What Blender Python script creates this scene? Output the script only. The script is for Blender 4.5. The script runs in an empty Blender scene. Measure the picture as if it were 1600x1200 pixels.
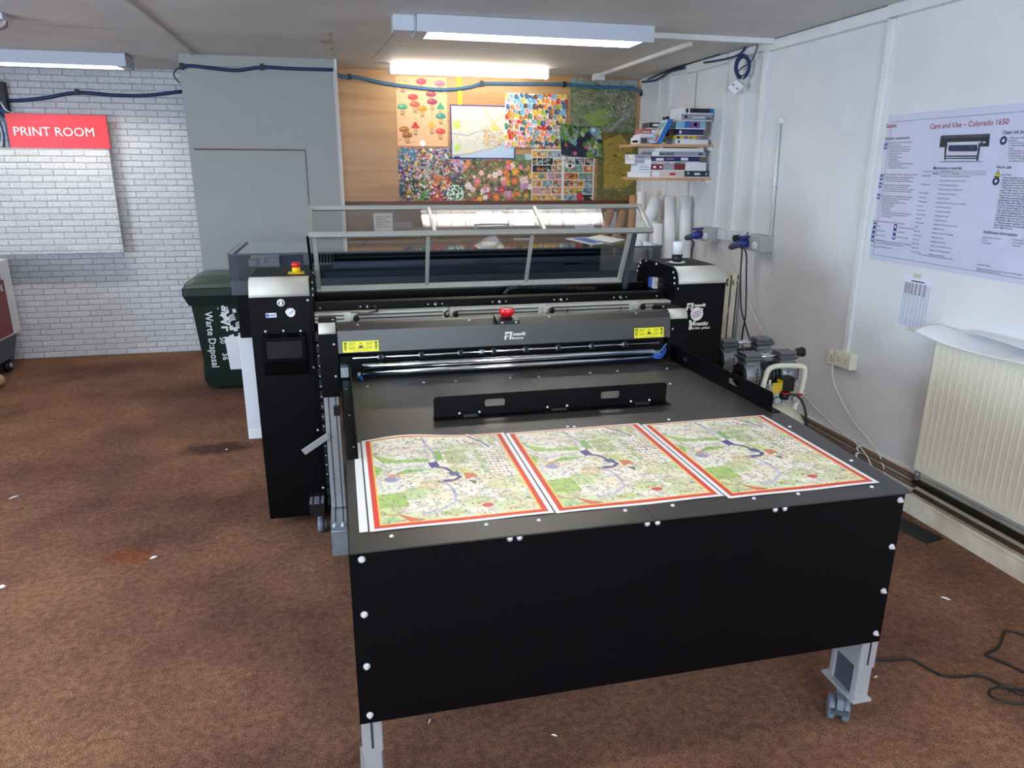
import bpy, bmesh, math, random
import numpy as np
from mathutils import Vector, Matrix
R = math.radians
random.seed(7); RNG = np.random.default_rng(7)
sc = bpy.context.scene
COL = sc.collection

# ------------------------------------------------------------------ camera
YAW, PITCH, ROLL, FPX = R(13.2415), R(16.6498), R(0.3133), 1128.74
CAM = Vector((0, 0, 1.6))
F_ = Vector((math.sin(YAW)*math.cos(PITCH), math.cos(YAW)*math.cos(PITCH), -math.sin(PITCH)))
R0 = Vector((math.cos(YAW), -math.sin(YAW), 0)); U0 = R0.cross(F_)
R_ = R0*math.cos(ROLL)+U0*math.sin(ROLL); U_ = U0*math.cos(ROLL)-R0*math.sin(ROLL)
cd = bpy.data.cameras.new('camera'); cam = bpy.data.objects.new('camera', cd); COL.objects.link(cam)
cd.sensor_width = 36; cd.lens = FPX/1600*36; cd.clip_start = .05
M = Matrix((R_, U_, -F_)).transposed().to_4x4(); M.translation = CAM; cam.matrix_world = M
sc.camera = cam

def at(px, py, ax, v):
    """point of the plane <ax>=v that is seen at photograph pixel (px,py): measuring aid"""
    d = F_ + R_*((px-800)/FPX) - U_*((py-600)/FPX); i = 'XYZ'.index(ax)
    return CAM + d*((v-CAM[i])/d[i])

# ------------------------------------------------------------------ view, world
vs = sc.view_settings
vs.view_transform = 'Standard'; vs.look = 'None'; vs.gamma = 1; vs.use_curve_mapping = False
vs.exposure = 1.15
w = bpy.data.worlds.new('world'); sc.world = w; w.use_nodes = True
w.node_tree.nodes['Background'].inputs[0].default_value = (.55, .7, 1, 1)
w.node_tree.nodes['Background'].inputs[1].default_value = .3

# ------------------------------------------------------------------ daylight through the rear and left windows
def area(name, loc, aim, sx, sy, watts, color):
    l = bpy.data.lights.new(name, 'AREA'); l.shape = 'RECTANGLE'; l.size = sx; l.size_y = sy
    l.energy = watts; l.color = color
    o = bpy.data.objects.new(name, l); COL.objects.link(o); o.location = loc
    o.rotation_euler = (Vector(aim)-Vector(loc)).to_track_quat('-Z', 'Y').to_euler()
    return o
area('window_daylight', (.2, -2.40, 1.45), (.2, 0, 1.45), 2.4, 1.1, 55, (.70, .83, 1))
area('side_window_daylight', (-4.10, 1.6, 1.45), (0, 1.6, 1.35), 2.4, 1.1, 85, (.62, .78, 1))

# ------------------------------------------------------------------ materials
def lin(c):
    return tuple((x/12.92 if x <= .04045 else ((x+.055)/1.055)**2.4) for x in [v/255 for v in c])
def mat(name, col, rough=.5, metal=0, spec=.5, noise=0, nscale=20, bump=0, bscale=200, coat=0, srgb=True, noise2=None):
    m = bpy.data.materials.new(name); m.use_nodes = True; t = m.node_tree; b = t.nodes['Principled BSDF']
    c = lin(col) if srgb else col
    b.inputs['Base Color'].default_value = (*c, 1); b.inputs['Roughness'].default_value = rough
    b.inputs['Metallic'].default_value = metal; b.inputs['Specular IOR Level'].default_value = spec
    b.inputs['Coat Weight'].default_value = coat
    if noise or bump:
        g = t.nodes.new('ShaderNodeNewGeometry')
    if noise:
        n = t.nodes.new('ShaderNodeTexNoise'); n.inputs['Scale'].default_value = nscale; n.inputs['Detail'].default_value = 6
        t.links.new(g.outputs['Position'], n.inputs['Vector'])
        r = t.nodes.new('ShaderNodeValToRGB'); r.color_ramp.elements[0].position = .3; r.color_ramp.elements[1].position = .7
        lo = tuple(max(0, x*(1-noise)) for x in c) if noise2 is None else lin(noise2)
        r.color_ramp.elements[0].color = (*lo, 1); r.color_ramp.elements[1].color = (*[min(1, x*(1+noise*.5)) for x in c], 1)
        t.links.new(n.outputs[0], r.inputs[0]); t.links.new(r.outputs[0], b.inputs['Base Color'])
    if bump:
        n = t.nodes.new('ShaderNodeTexNoise'); n.inputs['Scale'].default_value = bscale; n.inputs['Detail'].default_value = 4
        t.links.new(g.outputs['Position'], n.inputs['Vector'])
        bb = t.nodes.new('ShaderNodeBump'); bb.inputs['Strength'].default_value = bump; bb.inputs['Distance'].default_value = .003
        t.links.new(n.outputs[0], bb.inputs['Height']); t.links.new(bb.outputs[0], b.inputs['Normal'])
    return m
def emis(name, col, s):
    m = bpy.data.materials.new(name); m.use_nodes = True; t = m.node_tree; t.nodes.clear()
    e = t.nodes.new('ShaderNodeEmission'); o = t.nodes.new('ShaderNodeOutputMaterial')
    e.inputs[0].default_value = (*col, 1); e.inputs[1].default_value = s; t.links.new(e.outputs[0], o.inputs[0]); return m
def clear(name, tint, gloss=.6, rough=.02, opaque=0, ocol=(.1, .1, .1)):
    """clear or tinted acrylic sheet: see-through with a Fresnel reflection"""
    m = bpy.data.materials.new(name); m.use_nodes = True; t = m.node_tree; t.nodes.clear()
    o = t.nodes.new('ShaderNodeOutputMaterial'); tr = t.nodes.new('ShaderNodeBsdfTransparent'); tr.inputs[0].default_value = (*tint, 1)
    gl = t.nodes.new('ShaderNodeBsdfGlossy'); gl.inputs['Roughness'].default_value = rough; gl.inputs[0].default_value = (1, 1, 1, 1)
    fr = t.nodes.new('ShaderNodeLayerWeight'); fr.inputs['Blend'].default_value = .5
    pw = t.nodes.new('ShaderNodeMath'); pw.operation = 'POWER'; pw.inputs[1].default_value = 4.5; t.links.new(fr.outputs['Facing'], pw.inputs[0])
    mu = t.nodes.new('ShaderNodeMath'); mu.operation = 'MULTIPLY_ADD'; mu.inputs[1].default_value = .9*gloss; mu.inputs[2].default_value = .045*gloss; mu.use_clamp = True
    t.links.new(pw.outputs[0], mu.inputs[0])
    base = tr
    if opaque:
        d = t.nodes.new('ShaderNodeBsdfDiffuse'); d.inputs[0].default_value = (*ocol, 1)
        mx0 = t.nodes.new('ShaderNodeMixShader'); mx0.inputs[0].default_value = opaque
        t.links.new(tr.outputs[0], mx0.inputs[1]); t.links.new(d.outputs[0], mx0.inputs[2]); base = mx0
    mx = t.nodes.new('ShaderNodeMixShader'); t.links.new(mu.outputs[0], mx.inputs[0]); t.links.new(base.outputs[0], mx.inputs[1]); t.links.new(gl.outputs[0], mx.inputs[2])
    t.links.new(mx.outputs[0], o.inputs[0]); return m
def artmat(name, rough=.5):
    m = bpy.data.materials.new(name); m.use_nodes = True; t = m.node_tree; b = t.nodes['Principled BSDF']
    a = t.nodes.new('ShaderNodeAttribute'); a.attribute_name = 'print'; t.links.new(a.outputs['Color'], b.inputs['Base Color'])
    b.inputs['Roughness'].default_value = rough; return m

def carpet_mat():
    m = mat('brown_carpet', (120, 78, 58), .95, spec=.15); t = m.node_tree; b = t.nodes['Principled BSDF']; L = t.links.new
    g = t.nodes.new('ShaderNodeNewGeometry')
    def noise(s, d=5, rough=.6):
        n = t.nodes.new('ShaderNodeTexNoise'); n.inputs['Scale'].default_value = s; n.inputs['Detail'].default_value = d; n.inputs['Roughness'].default_value = rough
        L(g.outputs['Position'], n.inputs['Vector']); return n
    def ramp(n, a, ca, bb, cb):
        r = t.nodes.new('ShaderNodeValToRGB'); r.color_ramp.elements[0].position = a; r.color_ramp.elements[0].color = (*ca, 1)
        r.color_ramp.elements[1].position = bb; r.color_ramp.elements[1].color = (*cb, 1); L(n.outputs[0], r.inputs[0]); return r
    fine = ramp(noise(270, 4, .8), .38, (.027, .013, .009), .62, (.385, .212, .130))
    mid = ramp(noise(38, 6, .7), .35, (.6, .6, .62), .68, (1.3, 1.25, 1.2))
    big = ramp(noise(1.3, 5, .6), .36, (.58, .50, .56), .62, (1.18, 1.13, 1.05))
    m1 = t.nodes.new('ShaderNodeMixRGB'); m1.blend_type = 'MULTIPLY'; m1.inputs[0].default_value = 1; L(fine.outputs[0], m1.inputs[1]); L(mid.outputs[0], m1.inputs[2])
    m2 = t.nodes.new('ShaderNodeMixRGB'); m2.blend_type = 'MULTIPLY'; m2.inputs[0].default_value = 1; L(m1.outputs[0], m2.inputs[1]); L(big.outputs[0], m2.inputs[2])
    # worn stains with a shape of their own
    prev = m2
    for (x, y, rx, ry, c) in [(-.80, 4.28, .24, .12, (.35, .30, .36)), (-.95, 3.05, .12, .10, (1.15, .75, .62)), (-.5, 4.95, .5, .22, (.75, .7, .75))]:
        sep = t.nodes.new('ShaderNodeVectorMath'); sep.operation = 'SUBTRACT'; L(g.outputs['Position'], sep.inputs[0]); sep.inputs[1].default_value = (x, y, 0)
        s2 = t.nodes.new('ShaderNodeVectorMath'); s2.operation = 'MULTIPLY'; L(sep.outputs[0], s2.inputs[0]); s2.inputs[1].default_value = (1/rx, 1/ry, 0)
        ln = t.nodes.new('ShaderNodeVectorMath'); ln.operation = 'LENGTH'; L(s2.outputs[0], ln.inputs[0])
        ad = t.nodes.new('ShaderNodeMath'); ad.operation = 'ADD'; L(ln.outputs['Value'], ad.inputs[0])
        n = noise(9, 4); sc_ = t.nodes.new('ShaderNodeMath'); sc_.operation = 'MULTIPLY_ADD'; L(n.outputs[0], sc_.inputs[0]); sc_.inputs[1].default_value = 1.0; sc_.inputs[2].default_value = -.5; L(sc_.outputs[0], ad.inputs[1])
        r = t.nodes.new('ShaderNodeValToRGB'); r.color_ramp.elements[0].position = .55; r.color_ramp.elements[0].color = (*c, 1); r.color_ramp.elements[1].position = 1; r.color_ramp.elements[1].color = (1, 1, 1, 1); L(ad.outputs[0], r.inputs[0])
        mm = t.nodes.new('ShaderNodeMixRGB'); mm.blend_type = 'MULTIPLY'; mm.inputs[0].default_value = 1; L(prev.outputs[0], mm.inputs[1]); L(r.outputs[0], mm.inputs[2]); prev = mm
    L(prev.outputs[0], b.inputs['Base Color'])
    bu = t.nodes.new('ShaderNodeBump'); bu.inputs['Strength'].default_value = .8; bu.inputs['Distance'].default_value = .004; L(noise(220, 3).outputs[0], bu.inputs['Height']); L(bu.outputs[0], b.inputs['Normal'])
    return m
def brick_mat(name, off=(0, 0)):
    m = mat(name, (205, 205, 205), .8); t = m.node_tree; b = t.nodes['Principled BSDF']; L = t.links.new
    g = t.nodes.new('ShaderNodeNewGeometry'); s = t.nodes.new('ShaderNodeSeparateXYZ'); L(g.outputs['Position'], s.inputs[0])
    c = t.nodes.new('ShaderNodeCombineXYZ'); L(s.outputs['X'], c.inputs[0]); L(s.outputs['Z'], c.inputs[1])
    ad = t.nodes.new('ShaderNodeVectorMath'); ad.operation = 'ADD'; ad.inputs[1].default_value = (*off, 0); L(c.outputs[0], ad.inputs[0])
    def brick(ms, smooth):
        k = t.nodes.new('ShaderNodeTexBrick'); k.inputs['Scale'].default_value = 1; k.inputs['Brick Width'].default_value = .165; k.inputs['Row Height'].default_value = .0497
        k.inputs['Mortar Size'].default_value = ms; k.inputs['Mortar Smooth'].default_value = smooth
        k.inputs['Color1'].default_value = (.70, .70, .71, 1); k.inputs['Color2'].default_value = (.78, .78, .79, 1); k.inputs['Mortar'].default_value = (.50, .51, .54, 1)
        L(ad.outputs[0], k.inputs['Vector']); return k
    k = brick(.0022, .2); k2 = brick(.006, 1)
    n = t.nodes.new('ShaderNodeTexNoise'); n.inputs['Scale'].default_value = 70; n.inputs['Detail'].default_value = 5; L(g.outputs['Position'], n.inputs['Vector'])
    r = t.nodes.new('ShaderNodeValToRGB'); r.color_ramp.elements[0].position = .4; r.color_ramp.elements[0].color = (.84, .84, .86, 1); r.color_ramp.elements[1].position = .62; r.color_ramp.elements[1].color = (1.1, 1.1, 1.1, 1); L(n.outputs[0], r.inputs[0])
    mm = t.nodes.new('ShaderNodeMixRGB'); mm.blend_type = 'MULTIPLY'; mm.inputs[0].default_value = .8; L(k.outputs[0], mm.inputs[1]); L(r.outputs[0], mm.inputs[2]); L(mm.outputs[0], b.inputs['Base Color'])
    bu = t.nodes.new('ShaderNodeBump'); bu.invert = True; bu.inputs['Strength'].default_value = .9; bu.inputs['Distance'].default_value = .006; L(k2.outputs['Fac'], bu.inputs['Height']); L(bu.outputs[0], b.inputs['Normal'])
    return m
def wood_mat(name, c1, c2, rough=.45, sc_=(1.2, 1.2, 9)):
    m = mat(name, c1, rough); t = m.node_tree; b = t.nodes['Principled BSDF']; L = t.links.new
    g = t.nodes.new('ShaderNodeNewGeometry'); v = t.nodes.new('ShaderNodeVectorMath'); v.operation = 'MULTIPLY'; v.inputs[1].default_value = sc_; L(g.outputs['Position'], v.inputs[0])
    n = t.nodes.new('ShaderNodeTexNoise'); n.inputs['Scale'].default_value = 1; n.inputs['Detail'].default_value = 7; n.inputs['Distortion'].default_value = 1.2; L(v.outputs[0], n.inputs['Vector'])
    r = t.nodes.new('ShaderNodeValToRGB'); r.color_ramp.elements[0].position = .35; r.color_ramp.elements[0].color = (*lin(c1), 1); r.color_ramp.elements[1].position = .65; r.color_ramp.elements[1].color = (*lin(c2), 1)
    L(n.outputs[0], r.inputs[0]); L(r.outputs[0], b.inputs['Base Color']); return m

m_carpet = carpet_mat(); m_brick = brick_mat('white_brick_paper'); m_brick2 = brick_mat('white_brick_paper_board', (.06, .02))
m_ceil = mat('painted_ceiling', (214, 211, 205), .6, noise=.12, nscale=2.2, bump=.25, bscale=14)
m_wall = mat('white_paint', (226, 226, 226), .55, noise=.05, nscale=3, bump=.25, bscale=60)
m_wallold = mat('grey_white_board', (162, 163, 158), .6, noise=.04, nscale=2)
m_ply = wood_mat('plywood', (176, 132, 84), (192, 150, 100), .35, (.8, .8, 14))
m_plydk = wood_mat('brown_panel', (118, 90, 68), (136, 106, 80), .3)
m_redwood = wood_mat('dark_rail', (92, 52, 34), (112, 66, 44), .4)
m_trim = mat('white_gloss', (228, 228, 226), .35, noise=.05, nscale=8)
m_dirty = mat('dirty_cream_paint', (222, 212, 192), .5, noise=.2, nscale=9, noise2=(200, 188, 164))
m_cream = mat('cream_enamel', (232, 226, 204), .35)
m_creamdk = mat('cream_tank', (214, 206, 176), .3, coat=.3)
m_black = mat('black_powder_coat', (3, 3, 6), .45, spec=.14, bump=.06, bscale=900)
m_blackm = mat('matt_black', (8, 8, 10), .6, spec=.25)
m_table = mat('satin_black_plate', (48, 45, 41), .42, spec=.8, bump=.03, bscale=700)
m_blackpl = mat('black_plastic', (14, 14, 15), .45)
m_rub = mat('black_rubber', (26, 26, 27), .75, noise=.4, nscale=40)
m_silver = mat('brushed_silver', (206, 203, 190), .5, .05)
m_guard = mat('guard_aluminium', (172, 170, 160), .4, .2)
m_alu = mat('aluminium', (176, 178, 182), .38, .35)
m_aludk = mat('aluminium_slot', (60, 62, 68), .5, .4)
m_chrome = mat('polished_steel', (225, 225, 225), .14, 1)
m_zinc = mat('zinc_plate', (165, 180, 190), .4, .6, noise=.15, nscale=30)
m_screw = mat('bright_screw', (225, 225, 228), .3, .5)
m_grey = mat('grey_plastic', (116, 120, 130), .5)
m_greydk = mat('dark_grey_plastic', (70, 74, 84), .5)
m_screen = mat('dark_display', (40, 40, 44), .2)
m_red = mat('red_plastic', (214, 28, 30), .25, coat=.5)
m_signred = mat('red_sign', (212, 36, 48), .35)
m_yel = mat('yellow_plastic', (240, 200, 20), .4)
m_label = mat('yellow_label', (240, 236, 20), .45)
m_ink = mat('black_ink', (24, 24, 24), .5)
m_inkgrey = mat('grey_ink', (70, 72, 80), .6)
m_inkred = mat('red_ink', (178, 28, 52), .5)
m_inkblue = mat('blue_ink', (40, 84, 170), .5)
m_inkolive = mat('olive_ink', (120, 112, 20), .5)
m_white = mat('white_plastic', (236, 236, 236), .4)
m_paper = mat('white_paper', (236, 238, 240), .6)
m_paperbl = mat('pale_paper', (226, 229, 240), .55)
m_tape = mat('masking_tape', (206, 200, 180), .6)
m_logo = mat('white_logo', (226, 222, 206), .5)
m_bluec = mat('blue_cable', (20, 48, 92), .4)
m_bluelt = mat('light_blue_cable', (56, 108, 146), .4)
m_whitec = mat('white_cable', (225, 220, 205), .5)
m_plugbl = mat('blue_plug', (28, 44, 120), .35)
m_bin = mat('dark_green_bin', (14, 33, 27), .45, noise=.15, nscale=10)
m_binlid = mat('grey_green_lid', (58, 78, 64), .3)
m_kraft = mat('kraft_tube', (196, 152, 112), .65, noise=.08, nscale=30)
m_kraftlt = mat('pale_kraft_tube', (214, 180, 136), .6)
m_copper = mat('old_copper_pipe', (102, 74, 58), .5, .1, noise=.3, nscale=12)
m_pipeblk = mat('black_pipe', (46, 36, 34), .5)
m_hammer = mat('cast_grey', (112, 114, 118), .35, .5, noise=.15, nscale=60)
m_castlt = mat('cast_silver', (158, 160, 162), .35, .6, noise=.12, nscale=60)
m_maroon = mat('maroon_panel', (124, 28, 40), .4)
m_fix = mat('fixture_grey_white', (196, 202, 212), .4)
m_art = artmat('printed_artwork'); m_artgl = artmat('printed_gloss', .3)
m_tube = emis('warm_tube', (1, .90, .74), 11)
m_cool = emis('cool_tube', (1, .96, .9), 48)
m_clear = clear('clear_acrylic', (.93, .94, .93), 1.3)
m_smoke = clear('smoked_acrylic', (.70, .72, .77), 1.2, .03)
m_lid = clear('smoked_lid', (.74, .76, .80), 1.5, .05, .22, (.24, .24, .24))
m_film = clear('laminate_film', (.98, .98, 1), .9, .08)
m_navy = mat('navy_box', (30, 34, 88), .4); m_teal = mat('teal_box', (24, 52, 68), .4); m_boxred = mat('crimson_box', (120, 26, 46), .4)
m_boxwhite = mat('white_box', (226, 228, 232), .45); m_boxgrey = mat('grey_box', (150, 152, 162), .45); m_boxpink = mat('dusty_red_box', (170, 96, 92), .5)
m_boxyel = mat('yellow_box', (206, 176, 52), .5); m_boxsky = mat('sky_blue_box', (130, 182, 200), .45); m_boxblue = mat('blue_box', (30, 104, 180), .4)
m_boxbeige = mat('beige_box', (206, 192, 182), .5); m_boxblk = mat('black_box', (26, 28, 32), .4); m_boxlil = mat('lilac_box', (120, 84, 140), .4)

# ------------------------------------------------------------------ mesh helpers
class MB:
    def __init__(s): s.v = []; s.f = []; s.mi = []; s.sm = []; s.mats = []
    def _m(s, m):
        if m is None: return 0
        if m not in s.mats: s.mats.append(m)
        return s.mats.index(m)
    def add(s, vs_, fs, m=None, smooth=False):
        b = len(s.v); s.v += [tuple(v) for v in vs_]; k = s._m(m)
        for f in fs: s.f.append([b+i for i in f]); s.mi.append(k); s.sm.append(smooth)
    def box(s, x0, x1, y0, y1, z0, z1, m=None):
        vs_ = [(x, y, z) for x in (x0, x1) for y in (y0, y1) for z in (z0, z1)]
        s.add(vs_, [(0, 1, 3, 2), (4, 6, 7, 5), (0, 4, 5, 1), (2, 3, 7, 6), (0, 2, 6, 4), (1, 5, 7, 3)], m); return s
    def obox(s, c, ax, ay, az, m=None):
        c = Vector(c); ax = Vector(ax); ay = Vector(ay); az = Vector(az)
        vs_ = [c+ax*i+ay*j+az*k for i in (-.5, .5) for j in (-.5, .5) for k in (-.5, .5)]
        s.add(vs_, [(0, 1, 3, 2), (4, 6, 7, 5), (0, 4, 5, 1), (2, 3, 7, 6), (0, 2, 6, 4), (1, 5, 7, 3)], m); return s
    def poly(s, pts, m=None): s.add(pts, [tuple(range(len(pts)))], m); return s
    def prism(s, prof, ax, a, b, m=None, smooth=False):
        """2D profile extruded along axis ax from a to b; profile coords are the two other axes in order"""
        def P(u, v, t): return {'X': (t, u, v), 'Y': (u, t, v), 'Z': (u, v, t)}[ax]
        n = len(prof); vs_ = [P(u, v, a) for u, v in prof]+[P(u, v, b) for u, v in prof]
        s.add(vs_, [tuple(range(n))[::-1], tuple(range(n, 2*n))], m)
        s.add(vs_, [(i, (i+1) % n, n+(i+1) % n, n+i) for i in range(n)], m, smooth); return s
    def cyl(s, p0, p1, r, n=16, m=None, r2=None, cap=True):
        p0 = Vector(p0); p1 = Vector(p1); d = (p1-p0).normalized(); u = d.orthogonal().normalized(); w_ = d.cross(u); r2 = r if r2 is None else r2
        ring = [(u*math.cos(2*math.pi*i/n)+w_*math.sin(2*math.pi*i/n)) for i in range(n)]
        vs_ = [p0+q*r for q in ring]+[p1+q*r2 for q in ring]
        s.add(vs_, [(i, (i+1) % n, n+(i+1) % n, n+i) for i in range(n)], m, True)
        if cap: s.add(vs_, [tuple(range(n))[::-1], tuple(range(n, 2*n))], m)
        return s
    def tube(s, pts, r, n=8, m=None, smooth_n=4, closed=False):
        pts = [Vector(p) for p in pts]
        if smooth_n > 1 and len(pts) > 2:
            q = []; L = len(pts)
            rng = range(L if closed else L-1)
            for i in rng:
                p0 = pts[(i-1) % L] if (closed or i > 0) else pts[0]; p1 = pts[i]; p2 = pts[(i+1) % L]; p3 = pts[(i+2) % L] if (closed or i+2 < L) else pts[-1]
                for k in range(smooth_n):
                    t = k/smooth_n
                    q.append(.5*((2*p1)+(-p0+p2)*t+(2*p0-5*p1+4*p2-p3)*t*t+(-p0+3*p1-3*p2+p3)*t**3))
            if not closed: q.append(pts[-1])
            pts = q
        L = len(pts); vs_ = []; u = None
        for i, p in enumerate(pts):
            a = pts[(i-1) % L] if (closed or i > 0) else p; b = pts[(i+1) % L] if (closed or i < L-1) else p
            d = (b-a).normalized()
            if u is None: u = d.orthogonal().normalized()
            u = (u-d*u.dot(d)); u = u.normalized() if u.length > 1e-6 else d.orthogonal().normalized(); w_ = d.cross(u)
            for k in range(n):
                an = 2*math.pi*k/n; vs_.append(p+(u*math.cos(an)+w_*math.sin(an))*r)
        fs = []
        for i in range(L if closed else L-1):
            j = (i+1) % L
            for k in range(n): fs.append((i*n+k, i*n+(k+1) % n, j*n+(k+1) % n, j*n+k))
        s.add(vs_, fs, m, True)
        if not closed: s.add(vs_, [tuple(range(n))[::-1], tuple(range((L-1)*n, L*n))], m)
        return s
    def lathe(s, prof, c, axis=(0, 0, 1), n=24, m=None):
        """prof: (radius, height) pairs along axis from c"""
        c = Vector(c); d = Vector(axis).normalized(); u = d.orthogonal().normalized(); w_ = d.cross(u); vs_ = []
        for r, h in prof:
            for k in range(n):
                an = 2*math.pi*k/n; vs_.append(c+d*h+(u*math.cos(an)+w_*math.sin(an))*r)
        fs = [(i*n+k, i*n+(k+1) % n, (i+1)*n+(k+1) % n, (i+1)*n+k) for i in range(len(prof)-1) for k in range(n)]
        s.add(vs_, fs, m, True)
        s.add(vs_, [tuple(range(n))[::-1], tuple(range((len(prof)-1)*n, len(prof)*n))], m); return s
    def build(s, name, m=None, parent=None, bev=0, seg=2):
        me = bpy.data.meshes.new(name); me.from_pydata(s.v, [], s.f)
        mats = s.mats if s.mats else [m]
        for k in mats: me.materials.append(k)
        me.polygons.foreach_set('material_index', s.mi); me.polygons.foreach_set('use_smooth', s.sm)
        bm = bmesh.new(); bm.from_mesh(me); bmesh.ops.remove_doubles(bm, verts=bm.verts, dist=1e-6); bmesh.ops.recalc_face_normals(bm, faces=bm.faces); bm.to_mesh(me); bm.free()
        o = bpy.data.objects.new(name, me); COL.objects.link(o); par(o, parent)
        if bev:
            bv = o.modifiers.new('bevel', 'BEVEL'); bv.width = bev; bv.segments = seg; bv.limit_method = 'ANGLE'; bv.angle_limit = R(40)
        return o
def par(o, p):
    if p is not None:
        o.parent = p
        if p.type == 'EMPTY': o.matrix_parent_inverse = Matrix.Translation(-p.location)
def tag(o, label, cat, group=None, kind=None):
    o['label'] = label; o['category'] = cat
    if group: o['group'] = group
    if kind: o['kind'] = kind
    return o
def thing(name, label, cat, loc=(0, 0, 0), group=None):
    o = bpy.data.objects.new(name, None); o.empty_display_size = .05; COL.objects.link(o); o.location = loc
    return tag(o, label, cat, group)
def struct(o):
    o['kind'] = 'structure'; return o
def box(name, b, m, parent=None, bev=0):
    return MB().box(*b).build(name, m, parent, bev)
# shared small fixings -------------------------------------------------
_sh = {}
def fixing(kind, p, d, parent, name='screw', r=.005, m=None):
    m = m or m_screw; key = (kind, tuple(round(x, 2) for x in d), r, m.name)
    if key not in _sh:
        b = MB(); d_ = Vector(d).normalized()
        if kind == 'dome': b.lathe([(r, 0), (r*.95, r*.3), (r*.6, r*.65), (r*.2, r*.8)], (0, 0, 0), d_, 12, m)
        elif kind == 'bolt':
            b.lathe([(r*1.5, 0), (r*1.5, r*.3)], (0, 0, 0), d_, 18, m); b.lathe([(r*1.15, r*.3), (r*1.15, r*1.1)], (0, 0, 0), d_, 6, m); b.lathe([(r*.55, r*1.1), (r*.55, r*2.0), (r*.35, r*2.1)], (0, 0, 0), d_, 12, m)
        o = b.build(name, m); _sh[key] = o.data; bpy.data.objects.remove(o)
    o = bpy.data.objects.new(name, _sh[key]); COL.objects.link(o); o.location = p
    if parent is not None:
        o.parent = parent; o.matrix_parent_inverse = Matrix.Translation(-parent.location) if parent.type == 'EMPTY' else Matrix()
    return o
# text ------------------------------------------------------------------
def text_geo(body, shear=0, off=0, depth=0):
    c = bpy.data.curves.new('t', 'FONT'); c.body = body; c.size = 1; c.shear = shear; c.offset = off; c.resolution_u = 2; c.extrude = depth
    o = bpy.data.objects.new('t', c); COL.objects.link(o); bpy.context.view_layer.update()
    me = bpy.data.meshes.new_from_object(o.evaluated_get(bpy.context.evaluated_depsgraph_get()))
    v = [tuple(x.co) for x in me.vertices]; f = [tuple(p.vertices) for p in me.polygons]
    bpy.data.objects.remove(o); bpy.data.curves.remove(c); bpy.data.meshes.remove(me); return v, f
def put_text(mb, body, pa, right, up, size=None, width=None, m=None, shear=0, off=0, lift=.0006, depth=0, height=None):
    """lettering on a surface: baseline starts at pa, runs along right"""
    v, f = text_geo(body, shear, off, depth)
    if not v: return
    pa = Vector(pa); right = Vector(right).normalized(); up = Vector(up).normalized(); nn = right.cross(up)
    xs = [q[0] for q in v]; x0, x1 = min(xs), max(xs); ys = [q[1] for q in v]; y0, y1 = min(ys), max(ys)
    sx = width/(x1-x0) if width else size; sy = (height/(y1-y0)) if height else (size or sx)
    mb.add([pa+right*((q[0]-x0)*sx)+up*(q[1]*sy)+nn*(lift+q[2]*sx+depth*sx) for q in v], f, m)
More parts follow.
